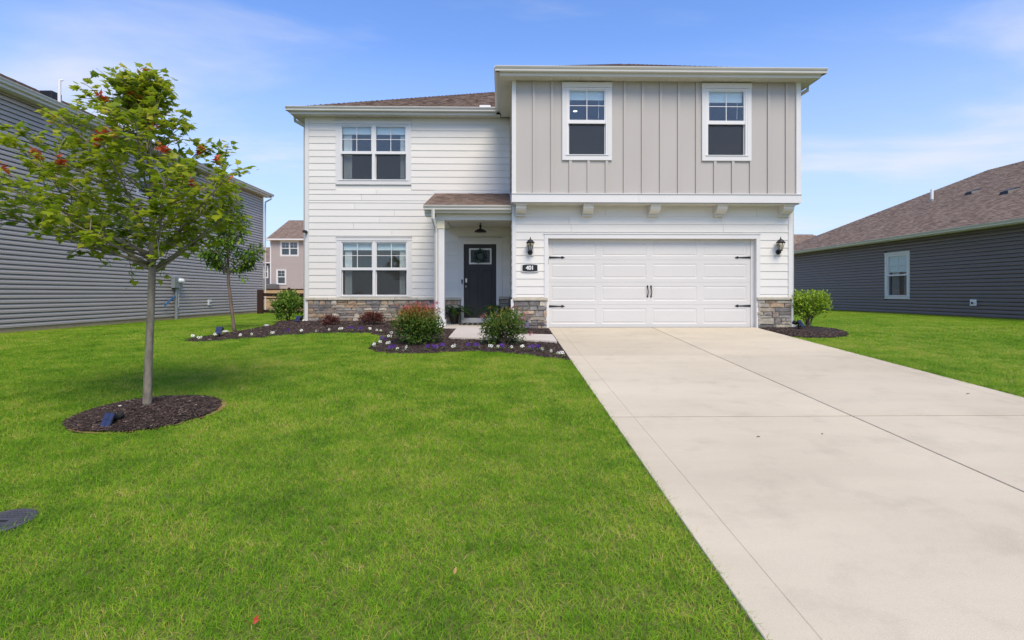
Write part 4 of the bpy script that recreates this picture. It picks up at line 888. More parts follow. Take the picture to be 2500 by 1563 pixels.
# ------------------------------------------------------------------ foliage
MAPLE = [(0, 0), (.16, .02), (.44, -.02), (.36, .16), (.58, .38), (.34, .40), (.36, .56), (.17, .60), (0, 1.0), (-.17, .60), (-.36, .56), (-.34, .40), (-.58, .38), (-.36, .16), (-.44, -.02), (-.16, .02)]
def t_maple():
    V = [(x, y, -.22*x*x-.12*y*y) for x, y in MAPLE]+[(0, .32, .04)]; n = len(MAPLE)
    return np.array(V), [(i, (i+1) % n, n) for i in range(n)]
def t_leaf(w=.28, fold=.06):
    V = [(0, 0, 0), (w*.8, .3, fold), (w*.75, .62, fold*.6), (0, 1, -.12), (-w*.75, .62, fold*.6), (-w*.8, .3, fold), (0, .35, 0), (0, .65, -.02)]
    return np.array(V), [(0, 1, 6), (1, 2, 7, 6), (2, 3, 7), (0, 6, 5), (5, 6, 7, 4), (4, 7, 3)]
def t_simple(w=.3):
    return np.array([(0, 0, 0), (w, .45, .05), (0, 1, -.08), (-w, .45, .05)]), [(0, 1, 2), (0, 2, 3)]
TM, TL, TS = t_maple(), t_leaf(), t_simple()
def leafcloud(name, tpl, P, Dv, Nv, S, T, mat, parent, local=True):
    """P positions, Dv tip directions, Nv approximate normals, S sizes, T tints"""
    P, Dv, Nv = np.asarray(P), np.asarray(Dv), np.asarray(Nv); S = np.asarray(S)
    Dv = Dv/np.linalg.norm(Dv, axis=1, keepdims=True); X = np.cross(Dv, Nv); X /= np.linalg.norm(X, axis=1, keepdims=True)+1e-9; Z = np.cross(X, Dv)
    V, F = tpl; k = len(V)
    W = P[:, None, :]+S[:, None, None]*(V[None, :, 0:1]*X[:, None, :]+V[None, :, 1:2]*Dv[:, None, :]+V[None, :, 2:3]*Z[:, None, :])
    FF = [tuple(v+k*i for v in f) for i in range(len(P)) for f in F]
    o = inst(name, arrmesh(name, W.reshape(-1, 3), FF, mat, np.repeat(T, k)), parent, local=local)
    return props(o, kind='stuff')
def bez(a, b, c, n): return [(Vector(a)*(1-t)**2+Vector(b)*2*t*(1-t)+Vector(c)*t*t) for t in [i/n for i in range(n+1)]]
def make_tree(name, label, loc, trunk, limbs, env, twigs, lpt, tpl, mleaf, mbark, size, seed, red=0, droop=.35, tw=(.22, .42), group=None, mred=None, trunk_r=None, flat=.45):
    r = random.Random(seed); o = thing(name, label, 'tree', loc, group)
    tb = MB().tube(trunk, trunk_r, 12); tr = tb.build('trunk', mbark, o, smooth=True, local=True)
    def tpt(h):
        for i in range(len(trunk)-1):
            if trunk[i][2] <= h <= trunk[i+1][2]:
                f = (h-trunk[i][2])/(trunk[i+1][2]-trunk[i][2]); return Vector(trunk[i]).lerp(Vector(trunk[i+1]), f), trunk_r[i]+(trunk_r[i+1]-trunk_r[i])*f
        return Vector(trunk[-1]), trunk_r[-1]
    P, D, Nn, S, T = [], [], [], [], []; tips = []; br = MB()
    for i, (hs, az, he, sc) in enumerate(limbs):
        a, ra = tpt(hs); e = env(he, az); d = Vector((math.cos(az), math.sin(az), 0))
        top, _ = tpt(min(he, trunk[-1][2])); c = Vector((top.x, top.y, 0))+d*e*sc+Vector((0, 0, he)); m = a.lerp(c, .5)-Vector((0, 0, .06))+d*e*.06+Vector((r.uniform(-.08, .08), r.uniform(-.08, .08), r.uniform(-.02, .12)))
        pts = bez(a, m, c, 7); r0 = max(.006, ra*.38); rad = [r0*(1-j/7)+.003 for j in range(8)]
        lm = MB().tube(pts, rad, 7)
        lm.build('limb', mbark, tr, smooth=True, local=True)
        L = (c-a).length
        for j in range(max(3, int(twigs*(.35+L)))):
            t_ = .22+.8*(j+r.random())/max(3, int(twigs*(.35+L))); t_ = min(t_, 1.0)
            q = pts[min(6, int(t_*7))].lerp(pts[min(7, int(t_*7)+1)], t_*7-int(t_*7)) if t_ < 1 else pts[7]
            ax = (pts[7]-pts[4]).normalized(); sd = Vector((r.gauss(0, 1), r.gauss(0, 1), r.gauss(.15, .55))).normalized()
            td = (ax*.75+sd).normalized(); ln = r.uniform(*tw)*(1.15-.5*t_); e2 = q+td*ln
            br.tube([q, q+td*ln*.5+Vector((0, 0, .02)), e2], [.005, .0035, .002], 4, cap=False)
            if r.random() < .25: tips.append((e2, td))
            nl = lpt
            for g in range(nl):
                f = .15+.85*(g+r.random())/nl; pos = q+td*ln*f+Vector((r.gauss(0, .025), r.gauss(0, .025), r.gauss(0, .02)))
                out = (td*.6+Vector((r.gauss(0, .8), r.gauss(0, .8), r.gauss(-droop, .30))))
                pos = pos+out.normalized()*size*.35
                nv = Vector((r.gauss(0, flat), r.gauss(0, flat), 1))
                P.append(pos); D.append(out); Nn.append(nv); S.append(size*r.uniform(.65, 1.2)); T.append(min(1, max(0, r.gauss(.45+.12*(pos.z-1.5)*.3, .2))))
    br.build('twigs', mbark, tr, local=True); props(bpy.data.objects[tr.name].children[-1], kind='stuff')
    leafcloud('crown', tpl, P, D, Nn, S, T, mleaf, o)
    if red:
        r.shuffle(tips); tips = sorted(tips, key=lambda q: -(q[0].z+.35*math.hypot(q[0].x, q[0].y)))[:red*3]; r.shuffle(tips)
        P, D, Nn, S, T = [], [], [], [], []
        for e2, td in tips[:red]:
            u = (td*.5+Vector((0, 0, 1))).normalized()
            for g in range(r.randint(7, 11)):
                f = r.random(); pos = e2+u*f*.09+Vector((r.gauss(0, .018), r.gauss(0, .018), 0))
                P.append(pos); D.append(u*.5+Vector((r.gauss(0, .8), r.gauss(0, .8), r.gauss(-.15, .5)))); Nn.append(Vector((r.gauss(0, .5), r.gauss(0, .5), 1))); S.append(r.uniform(.04, .07)); T.append(r.random())
        leafcloud('red_new_leaves', tpl, P, D, Nn, S, T, mred, o)
    return o
# the young maple in its mulch ring
zt_ = float(ground(*RC))+.085
def env_m(h, az):
    R_ = np.interp(h, [1.5, 1.7, 1.95, 2.25, 2.55, 2.85, 3.15, 3.4, 3.68], [.30, .55, .90, 1.12, 1.06, .78, .38, .10, .02]); cx = math.cos(az)
    return float(R_)*(1.18-.14*cx if cx < 0 else 1.18-.40*cx)
rr2 = random.Random(11); lim = []
for i in range(34):
    hs = 1.40+1.75*(i/33)**1.1; az = i*2.39996+.6; he = min(3.40, hs+.46+.62*rr2.random()*(1-.35*i/33)); lim.append((hs, az, he, rr2.uniform(.7, 1.06)))
lim += [(1.43, math.pi*.98, 2.25, 1.12), (1.44, .12, 2.2, 1.04), (1.6, math.pi*1.08, 2.45, 1.16), (1.55, math.pi*.9, 2.08, 1.15), (1.5, -.25, 2.38, 1.12), (1.5, 3.6, 2.0, 1.0), (1.48, 4.4, 1.98, 1.0), (1.46, 5.4, 1.92, 1.0), (1.5, 2.5, 1.95, 1.0), (2.2, math.pi*1.02, 2.95, .95)]
make_tree('maple_tree', 'young maple with red tipped leaves in the round mulch ring', (RC[0], RC[1], zt_),
    [(-.02, 0, -.06), (-.015, 0, .05), (.0, 0, .5), (.015, .01, 1.0), (.03, .01, 1.42), (.035, .0, 1.9), (.02, .0, 2.5), (-.05, .0, 3.0), (-.10, 0, 3.40)], lim, env_m, 9, 11, TM, m_maple, m_bark, .082, 5, droop=.12, flat=.33, red=30, mred=m_red,
    trunk_r=[.050, .043, .037, .035, .034, .024, .016, .008, .003])
def env_c(h, az): return float(np.interp(h, [1.4, 1.65, 2.0, 2.4, 2.9], [.36, .58, .64, .46, .15]))
lim2 = [(1.3+1.25*i/13, i*2.39996+.3, 1.3+1.25*i/13+.34+.2*(i % 3)*.6, .95 if i % 2 else .8) for i in range(14)]+[(1.32, 3.1, 1.95, 1.15), (1.32, .2, 1.88, 1.0), (1.3, 2.6, 1.62, .9), (1.3, .5, 1.6, .8)]
t2 = (-6.12, 12.26)
make_tree('young_tree', 'slim young tree with narrow leaves at the tip of the mulch bed', (*t2, float(ground(*t2))+.02),
    [(.02, 0, -.05), (.0, 0, .1), (-.06, 0, .6), (-.12, 0, 1.1), (-.13, 0, 1.6), (-.10, 0, 2.3), (-.08, 0, 2.75)], lim2, env_c, 13, 13, t_leaf(.22, .05), m_green, m_bark2, .11, 8, droop=.8, tw=(.18, .34), trunk_r=[.045, .038, .034, .032, .024, .014, .004])
def shrub(name, label, loc, rx, ry, h, n, tpl, mat, size, seed, stems=9, base=.12, tintz=None, spread=.35, core=True, lumps=12, cat='shrub', mstem=None, up=.5, low=.12):
    r = random.Random(seed); o = thing(name, label, cat, loc); st = MB(); cl = []
    for i in range(lumps):
        a = r.uniform(0, 2*math.pi); q = math.sqrt(r.random())*.80; z = base+(h-base)*(low+(.90-low)*r.random()**.7*math.sqrt(max(0, 1-q*q)))
        cl.append((Vector((rx*q*math.cos(a), ry*q*math.sin(a), z)), r.uniform(.28, .42)))
    for i in range(stems):
        c = cl[i % len(cl)][0]; b0 = Vector((r.uniform(-.06, .06), r.uniform(-.06, .06), -.03)); st.tube(bez(b0, Vector((c.x*.35, c.y*.35, c.z*.55)), c, 5), [.010, .009, .008, .007, .005, .003], 5)
    st.build('stems', mstem or m_bark2, o, local=True)
    P, D, Nn, S, T = [], [], [], [], []
    while len(P) < n:
        c, s = r.choice(cl); v = Vector((r.gauss(0, 1), r.gauss(0, 1), r.gauss(0, 1))).normalized()*s*(r.random()**.45)
        p_ = Vector((c.x+v.x*rx*1.25, c.y+v.y*ry*1.25, c.z+v.z*h*.8))
        if p_.z < base*.6 or p_.z > h*1.03 or (p_.x/rx)**2+(p_.y/ry)**2 > 1.12: continue
        out = Vector((p_.x/rx, p_.y/ry, (p_.z-h*.45)/h*1.4)); dd = out*.7+Vector((r.gauss(0, .5), r.gauss(0, .5), r.gauss(up, .45)))
        P.append(p_); D.append(dd); Nn.append(out*.8+Vector((r.gauss(0, .4), r.gauss(0, .4), .9))); S.append(size*r.uniform(.6, 1.2))
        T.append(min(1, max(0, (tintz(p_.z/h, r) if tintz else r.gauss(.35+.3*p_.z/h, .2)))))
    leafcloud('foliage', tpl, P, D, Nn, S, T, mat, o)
    return o, cl
def gpt(x, y, l=.03): return (x, y, float(ground(x, y))+l)
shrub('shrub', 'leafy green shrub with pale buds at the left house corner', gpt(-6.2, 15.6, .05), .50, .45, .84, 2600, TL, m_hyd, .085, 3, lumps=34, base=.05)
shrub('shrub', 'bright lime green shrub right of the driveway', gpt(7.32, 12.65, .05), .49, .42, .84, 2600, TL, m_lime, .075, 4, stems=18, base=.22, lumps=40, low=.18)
shrub('barberry', 'smaller dark red barberry before the stone wall', gpt(-4.35, 13.5, .06), .26, .22, .24, 1500, TS, m_barb, .038, 5, base=.02, lumps=26, stems=14, mstem=m_barb if False else m_bark2)
shrub('barberry', 'larger dark red barberry nearer the porch', gpt(-3.32, 13.6, .06), .34, .26, .32, 2200, TS, m_barb, .040, 6, base=.02, lumps=30, stems=16)
def spt(z, r): return (.25+.10*z+(.52*max(0, (z-.45))/.55)+r.gauss(0, .12))
def spirea(label, x, y, rx, h, n, seed, spt, blooms):
    o, cl = shrub('flowering_shrub', label, gpt(x, y, .02), rx, rx*.95, h, n, t_leaf(.22, .04), m_spir, .06, seed, stems=22, base=.03, tintz=spt, lumps=60, up=.35)
    r = random.Random(seed); P, D, Nn, S, T = [], [], [], [], []
    for (bx, by, bz) in blooms:
        for k in range(26):
            v = Vector((r.gauss(0, .028), r.gauss(0, .028), r.gauss(0, .014))); P.append(Vector((bx, by, bz))+v); D.append(Vector((r.gauss(0, 1), r.gauss(0, 1), r.gauss(.5, .6)))); Nn.append(Vector((r.gauss(0, .5), r.gauss(0, .5)-.3, 1))); S.append(r.uniform(.015, .028)); T.append(r.random())
    leafcloud('blooms', TS, P, D, Nn, S, T, m_pink, o)
rb = random.Random(4)
spirea('dense round shrub with red and pink top left of the walk', -1.66, 10.42, .48, .76, 6500, 12, spt,
    [(rb.uniform(-.3, .42), rb.uniform(-.3, .3), rb.uniform(.66, .80)) for _ in range(16)])
spirea('loose shrub with pink flower heads in front of the door', .03, 10.25, .45, .68, 4200, 13, lambda z, r: .2+.25*z+r.gauss(0, .14),
    [(-.42, -.1, .52), (-.36, -.05, .56), (-.46, -.15, .20), (.36, -.05, .50), (.44, .0, .36), (.50, -.1, .22), (.30, .1, .66), (.22, .1, .70), (.1, -.2, .70), (.42, .05, .58), (-.40, .0, .50), (.52, -.05, .18)])
# ferns in pots by the door
def fern(label, x, y, seed, s=1):
    r = random.Random(seed); o = thing('potted_fern', label, 'fern', (x, y, .0))
    MB().lathe([(0, 0), (.10, 0), (.135, .20), (.15, .25), (.15, .28), (.13, .28), (.125, .25), (0, .24)], n=18).build('pot', m_pot, o, smooth=False, local=True)
    P, D, Nn, S, T = [], [], [], [], []; rachis = MB()
    for i in range(46):
        a = r.uniform(0, 2*math.pi); el = r.uniform(.5, 1.35); L = r.uniform(.34, .52)*s; d = Vector((math.cos(a), math.sin(a), 0)); b0 = Vector((0, 0, .25)); m = b0+d*L*.45*math.cos(el)*1.3+Vector((0, 0, L*.75*math.sin(el))); e = b0+d*L*(.95+.25*math.cos(el))+Vector((0, 0, L*(.75*math.sin(el)-.55)))
        pts = bez(b0, m, e, 16); rachis.tube(pts[::4], .003, 4, cap=False); tt = r.gauss(.45, .2)
        for j in range(2, 17):
            ax = (pts[j]-pts[j-1]).normalized(); sd = ax.cross(Vector((0, 0, 1))).normalized(); w = (.055+.02*r.random())*math.sin(math.pi*(.12+.86*j/17))**.7
            for q in (-1, 1):
                P.append(pts[j]); D.append(sd*q+ax*.35+Vector((0, 0, -.15))); Nn.append(Vector((0, 0, 1))); S.append(w); T.append(min(1, max(0, tt+r.gauss(0, .08))))
    rachis.build('stalks', m_fern, o, local=True); leafcloud('fronds', TS, P, D, Nn, S, T, m_fern, o)
fern('potted fern left of the front door', -1.30, 14.55, 3, 1.4); fern('potted fern right of the front door, half hidden by the shrub', -.02, 14.5, 5, 1.4)
# background trees
def bgtree(label, x, y, z, R_, h, seed):
    o = thing('tree', label, 'tree', (x, y, z)); MB().tube([(0, 0, -.2), (.05, 0, h*.5), (0, 0, h*.8)], [.22, .16, .05], 8).build('trunk', m_bark2, o, local=True)
    r = random.Random(seed); P, D, Nn, S, T = [], [], [], [], []
    cl = [(Vector((r.gauss(0, R_*.45), r.gauss(0, R_*.45), h*.62+r.gauss(0, h*.16))), r.uniform(.3, .5)*R_) for _ in range(16)]
    for i in range(2600):
        c, s = r.choice(cl); v = Vector((r.gauss(0, 1), r.gauss(0, 1), r.gauss(0, 1))).normalized()*s*r.random()**.4; P.append(c+v); D.append(v+Vector((r.gauss(0, .5), r.gauss(0, .5), 0))); Nn.append(v+Vector((0, 0, .8))); S.append(r.uniform(.22, .42)); T.append(min(1, max(0, r.gauss(.4, .2))))
    leafcloud('crown', TS, P, D, Nn, S, T, m_hyd, o)
bgtree('distant green tree behind the slate house', -41, 92, 1.2, 3.2, 7.4, 3)

# ------------------------------------------------------------------ small things on the house
def wall_lantern(label, x, z):
    o = thing('wall_lantern', label, 'lantern', (x, 12.68, z), 'lanterns beside the garage door')
    q = lambda m, n, mat, sm=False: m.build(n, mat, o, local=True, smooth=sm)
    q(MB().box(-.085, .085, -.022, .01, -.02, .26), 'mounting_block', m_trim)
    q(MB().lathe([(0, 0), (.058, 0), (.062, -.012), (.05, -.026), (.02, -.03), (0, -.03)], (0, -.022, .055), 18, 'y'), 'backplate', m_black, True)
    q(MB().tube([(0, -.05, .055), (0, -.085, .03), (0, -.125, .035), (0, -.14, .075)], [.016, .015, .014, .018], 8), 'arm', m_black, True)
    yc = -.14; n = 6; cage = MB(); rb_, rt = .038, .082; z0, z1 = .085, .265
    for k in range(n):
        a = 2*math.pi*(k+.5)/n; cage.tube([(rb_*math.cos(a), yc+rb_*math.sin(a), z0), (rt*math.cos(a), yc+rt*math.sin(a), z1)], .006, 4)
    cage.lathe([(.0, 0), (.046, 0), (.046, .014), (.036, .016)], (0, yc, z0-.01), n)
    q(cage, 'cage', m_black)
    gl_ = MB(); P0 = [(.92*rb_*math.cos(2*math.pi*(k+.5)/n), yc+.92*rb_*math.sin(2*math.pi*(k+.5)/n), z0) for k in range(n)]; P1 = [(.94*rt*math.cos(2*math.pi*(k+.5)/n), yc+.94*rt*math.sin(2*math.pi*(k+.5)/n), z1) for k in range(n)]
    gl_.add(P0+P1, [(k, (k+1) % n, n+(k+1) % n, n+k) for k in range(n)]); q(gl_, 'glass', m_lglass)
    q(MB().lathe([(.105, .262), (.108, .275), (.085, .295), (.06, .33), (.03, .352), (.014, .358), (.012, .372), (.016, .382), (.008, .395), (.003, .415)], (0, yc, 0), 12), 'roof', m_black)
    q(MB().lathe([(0, .09), (.012, .09), (.014, .15), (.02, .175), (.012, .205), (0, .21)], (0, yc, 0), 10), 'bulb', m_vin, True)
    return o
wall_lantern('black coach lantern left of the garage door above the number', .665, 1.755); wall_lantern('black coach lantern right of the garage door', 6.62, 1.77)
# house number plaque
pq = thing('house_number_plaque', 'black number plaque 401 under the left lantern', 'plaque', (.66, 12.68, 1.44))
def plq(s, y0, y1, nm, mat):
    w, h = .192*s[0], .092*s[1]; top = [(w, h-.018), (w*.5, h-.004), (0, h), (-w*.5, h-.004), (-w, h-.018)]; pts = [(x, z) for x, z in top]+[(-x, -z) for x, z in top]
    MB().extrude(pts, 1, y0, y1).build(nm, mat, pq, local=True)
plq((1.05, 1.1), -.02, .0, 'rim', m_trim); plq((.93, .93), -.026, -.0205, 'face', m_plq)
for ch, dx in (('4', -.062), ('0', 0), ('1', .062)):
    cu = bpy.data.curves.new('digit', 'FONT'); cu.body = ch; cu.size = .135; cu.extrude = .002; cu.align_x = 'CENTER'; cu.align_y = 'CENTER'; cu.offset = .0045; cu.resolution_u = 6
    to = bpy.data.objects.new('tmp', cu); COL.objects.link(to); dg = bpy.context.evaluated_depsgraph_get(); me = bpy.data.meshes.new_from_object(to.evaluated_get(dg)); bpy.data.objects.remove(to); me.materials.clear(); me.materials.append(m_vin); me.name = 'digit'
    d_ = inst('digit', me, pq, Matrix.Translation((dx, -.029, .0)) @ Matrix.Rotation(R(90), 4, 'X'), local=True)
# porch lamp
pl_ = thing('porch_lamp', 'black barn style pendant lamp over the front door', 'lamp', (-.575, 14.1, 2.455))
MB().lathe([(.165, 0), (.160, .012), (.135, .045), (.09, .072), (.045, .085), (.03, .095), (.028, .15), (.034, .16), (.034, .185), (.016, .195), (.012, .25), (.045, .255), (.045, .268), (0, .268)], n=28).build('shade', m_black, pl_, smooth=True, local=True)
MB().lathe([(.155, .008), (.13, .038), (.08, .064), (.0, .07)], n=28).build('shade_lining', m_vin, pl_, smooth=True, local=True)
# wreath on the door
wr_ = thing('wreath', 'grey green eucalyptus wreath hanging on the front door', 'wreath', (-.615, 14.985, 1.885))
MB().tube([(.145*math.cos(t_*.2618), -.03, .145*math.sin(t_*.2618)) for t_ in range(25)], .012, 6).build('ring', m_bark2, wr_, local=True)
r = random.Random(2); P, D, Nn, S, T = [], [], [], [], []
for i in range(420):
    a = r.uniform(0, 2*math.pi); rd_ = r.gauss(.148, .026); P.append((rd_*math.cos(a), -.03+r.uniform(-.045, .0), rd_*math.sin(a))); t0 = a+1.57
    D.append((math.cos(t0)+r.gauss(0, .8), r.gauss(-.5, .4), math.sin(t0)+r.gauss(0, .8))); Nn.append((r.gauss(0, .5), -1, r.gauss(.3, .5))); S.append(r.uniform(.025, .048)); T.append(min(1, max(0, r.gauss(.45, .28))))
leafcloud('leaves', TL, P, D, Nn, S, T, m_euc, wr_)
# doorbell, camera
db = thing('doorbell', 'black video doorbell left of the front door', 'doorbell', (-1.125, 14.975, 1.16)); MB().box(-.02, .02, -.022, .0, -.06, .065).build('case', m_black, db, local=True, bevel=.006); MB().lathe([(0, 0), (.012, 0), (.012, -.004), (0, -.004)], (0, -.022, -.03), 12, 'y').build('button', m_vin, db, local=True)
sc_ = thing('security_camera', 'black security camera on the left house corner', 'camera', (-5.46, 14.965, 2.545)); MB().tube([(0, 0, 0), (.0, -.05, .005), (-.03, -.14, .01)], [.035, .042, .04], 14).build('barrel', m_black, sc_, local=True, smooth=False); MB().lathe([(0, 0), (.03, 0), (.03, .02), (0, .02)], (0, .005, 0), 12, 'y').build('mount', m_black, sc_, local=True); MB().lathe([(0, 0), (.024, 0), (.024, -.006), (0, -.006)], (-.03, -.14, .01), 12, 'y').build('lens', m_solar, sc_, local=True)
# doormat
dm = thing('doormat', 'dark striped doormat before the front door', 'doormat', (-.62, 14.3, .002)); MB().box(-.52, .45, -.33, .33, 0, .014).build('mat', m_mat, dm, local=True)
for k in range(7): MB().box(-.46+k*.14, -.44+k*.14, -.325, .325, .0145, .017).build('stripe', m_mats, dm, local=True)
# ------------------------------------------------------------------ solar spot lights
def solar(label, loc, rotz, tilt=62, s=1):
    o = thing('solar_spotlight', label, 'solar light', loc, 'solar spotlights in the beds', rotz)
    T_ = Matrix.Translation((0, 0, .10*s)) @ Matrix.Rotation(R(tilt), 4, 'X')
    MB(T_).box(-.055*s, .055*s, -.075*s, .075*s, -.012*s, .0).build('panel_case', m_rubber, o, local=True, bevel=.004)
    for a, b in ((-.050, -.002), (.002, .050)):
        for c, d in ((-.068, -.002), (.002, .068)): MB(T_).box(a*s, b*s, c*s, d*s, .0005, .003).build('solar_cell', m_solar, o, local=True)
    MB().tube([(0, .045*s, .12*s), (0, .10*s, .10*s), (0, .15*s, .12*s)], [.03*s, .034*s, .04*s], 10).build('lamp_head', m_rubber, o, local=True)
    MB().tube([(0, .05*s, .10*s), (0, .04*s, -.12)], [.014*s, .008*s], 6).build('stake', m_rubber, o, local=True)
    return o
solar('solar spotlight in the mulch ring of the maple', gpt(-3.76, 5.14, .0), R(-10), 62, 1.0); solar('solar spotlight beside the slim young tree', gpt(-5.93, 11.25, .05), R(8), 58, 1.15)
solar('solar spotlight below the downspout at the left house corner', gpt(-5.45, 14.3, .06), R(-10), 55, 1.2); solar('solar spotlight by the left garage pier', gpt(.57, 12.35, .04), 0, 70, 1.1)
solar('solar spotlight by the right garage pier', gpt(6.92, 12.2, .06), R(30), 55, 1.25)
# ------------------------------------------------------------------ pansies along the bed edge
def pansy(label, x, y, tint, nf, s, seed, grp):
    r = random.Random(seed); o = thing('pansy', label, 'flower', gpt(x, y, .02), grp); P, D, Nn, S, T = [], [], [], [], []
    for i in range(22):
        a = r.uniform(0, 6.283); q = r.random(); P.append((.05*s*q*math.cos(a), .05*s*q*math.sin(a), .02+.05*s*r.random())); D.append((math.cos(a), math.sin(a), r.gauss(.5, .4))); Nn.append((r.gauss(0, .3), r.gauss(0, .3), 1)); S.append(r.uniform(.03, .055)*s); T.append(min(1, max(0, r.gauss(.75, .2))))
    leafcloud('leaves', TL, P, D, Nn, S, T, m_hyd, o)
    P, D, Nn, S, T = [], [], [], [], []
    for f in range(nf):
        c = Vector((r.gauss(0, .035*s), r.gauss(0, .03*s), (.085+.05*r.random())*s)); nv = Vector((r.gauss(0, .4), -1, r.gauss(.55, .3))).normalized(); u = nv.cross(Vector((0, 0, 1))).normalized(); w = u.cross(nv)
        for k in range(5):
            a = k*1.2566+r.gauss(0, .1); P.append(c+(u*math.cos(a)+w*math.sin(a))*.006); D.append(u*math.cos(a)+w*math.sin(a)+nv*.15); Nn.append(nv); S.append(r.uniform(.034, .042)*s); T.append(min(1, max(0, tint+r.gauss(0, .06))))
    leafcloud('petals', (np.array([(0, 0, 0), (.42, .45, .05), (.38, .9, .0), (0, 1.05, -.04), (-.38, .9, .0), (-.42, .45, .05)]), [(0, 1, 2, 3), (0, 3, 4, 5)]), P, D, Nn, S, T, m_pet, o)
PAN = [(-6.28, 10.95, 'w'), (-6.05, 10.75, 'w'), (-5.98, 11.2, 'w'), (-5.42, 11.12, 'w'), (-5.22, 11.2, 'l'), (-4.92, 11.42, 'w'), (-4.68, 11.62, 'p'), (-4.42, 11.78, 'w'), (-4.12, 11.86, 'l'), (-3.86, 11.95, 'l'), (-3.66, 12.05, 'w'), (-3.42, 12.1, 'p'), (-3.2, 12.1, 'p'), (-2.98, 12.02, 'w'), (-2.78, 11.95, 'l'),
    (-2.66, 11.9, 'l'), (-2.36, 11.3, 'w'), (-2.30, 10.9, 'w'), (-2.38, 10.5, 'p'), (-2.34, 10.16, 'w'), (-2.16, 10.0, 'w'), (-2.32, 9.75, 'w'), (-1.98, 9.48, 'p'), (-1.84, 9.36, 'l'), (-1.68, 9.42, 'w'), (-1.34, 9.44, 'p'), (-1.2, 9.5, 'p'), (-1.1, 9.62, 'p'), (-.88, 9.62, 'w'), (-.62, 9.64, 'p'), (-.45, 9.64, 'p'), (-.2, 9.62, 'w'), (-.09, 9.55, 'l'), (.0, 9.56, 'p'), (.18, 9.52, 'l'), (.36, 9.52, 'w'),
    (.52, 9.42, 'p'), (.64, 9.42, 'p'), (.72, 9.34, 'l'), (.83, 9.12, 'l'), (.92, 8.98, 'l'), (1.0, 8.82, 'w')]
cnt = {}; words = ['', 'first', 'second', 'third', 'fourth', 'fifth', 'sixth', 'seventh', 'eighth', 'ninth', 'tenth', 'eleventh', 'twelfth', 'thirteenth', 'fourteenth', 'fifteenth', 'sixteenth', 'seventeenth', 'eighteenth']
for i, (x, y, c) in enumerate(PAN):
    cnt[c] = cnt.get(c, 0)+1; nm = {'w': 'white pansy', 'p': 'purple pansy', 'l': 'small pale pansy'}[c]
    pansy(f'{nm} on the front bed edge, {words[cnt[c]]} such from the left', x, y, {'w': .85, 'p': .2, 'l': .7}[c], {'w': 2, 'p': 3, 'l': 1}[c], {'w': .66, 'p': .74, 'l': .55}[c], i, 'pansies along the bed edge')
# pebbles, lid, petal
def pebble(label, x, y, s, mat, z=.03):
    r = random.Random(int(x*100)); m = MB().lathe([(0, 0), (.8*s, .08*s), (s, .3*s), (.7*s, .6*s), (0, .7*s)], n=9); m.v = [(a*r.uniform(.8, 1.25), b*r.uniform(.75, 1.1), c) for a, b, c in m.v]
    o = m.build('pebble', mat, smooth=True); o.location = gpt(x, y, z); props(o, label, 'pebble', 'pale pebbles in the mulch')
m_pebw = pm('pale_pebble', (.62, .58, .52), (.5, .46, .4), 30, .8)
pebble('white pebble in the maple mulch ring left of the trunk', -3.98, 5.62, .018, m_pebw, .10); pebble('pale stone on the rear bed edge beside the young tree', -6.12, 11.9, .07, m_pebw); pebble('pale stone on the rear bed edge near the corner shrub', -5.88, 13.4, .075, m_pebw)
lid = thing('valve_cover', 'round grey plastic utility lid in the grass', 'utility lid', (LID[0], LID[1], float(ground(LID[0], LID[1]))-.012), None)
sl0 = Matrix.Rotation(math.atan(.061), 4, 'X')
lm_ = MB(sl0).lathe([(0, 0), (.165, 0), (.165, .028), (.155, .034), (.145, .034), (.143, .028), (0, .028)], n=36); lm_.build('cover', m_lid, lid, local=True)
kb = MB(sl0); r = random.Random(5)
for i in range(-5, 6):
    for j in range(-5, 6):
        x, y = i*.024, j*.024
        if x*x+y*y < .128**2 and not (abs(y) < .03 and abs(x) < .085): kb.box(x-.008, x+.008, y-.004, y+.004, .028, .0315)
props(kb.build('tread_pattern', m_lid, lid, local=True), kind='stuff')
MB(sl0).box(-.03, .03, -.012, .012, .0285, .029).build('pick_slot', m_rubber, lid, local=True)
pt = thing('fallen_leaf', 'small red leaf fallen on the near lawn', 'leaf', gpt(-1.08, 2.33, .055)); leafcloud('blade', TM, [(0, 0, 0), (.006, .012, .003)], [(1, .2, .1), (-.3, 1, .2)], [(.1, -.6, 1), (-.2, -.5, 1)], [.03, .024], [.1, .3], m_red, pt)
pt2 = thing('fallen_leaf', 'dry tan leaf fallen on the near lawn', 'leaf', gpt(-.24, 2.66, .055)); m_dry = tintmat('dry_leaf', [(0, (.42, .22, .09)), (1, (.5, .3, .14))], .8); leafcloud('blade', TL, [(0, 0, 0)], [(.3, .2, 1)], [(.3, -1, .3)], [.035], [.5], m_dry, pt2)
# twigs and specks on the driveway
r = random.Random(3)
for i, (x, y, L, a) in enumerate(((2.32, 4.78, .03, .2), (2.95, 4.85, .016, .6), (5.6, 6.3, .06, .4))):
    o = MB().tube([(-L/2, 0, .004), (0, .006, .007), (L/2, 0, .004)], .004, 5).build('twig', m_bark2); o.location = (x, y, dz(y)+.001); o.rotation_euler = (0, 0, a); props(o, ['short dark twig on the left half of the driveway', 'tiny twig beside the driveway centre joint', 'thin twig near the right edge of the driveway'][i], 'twig')

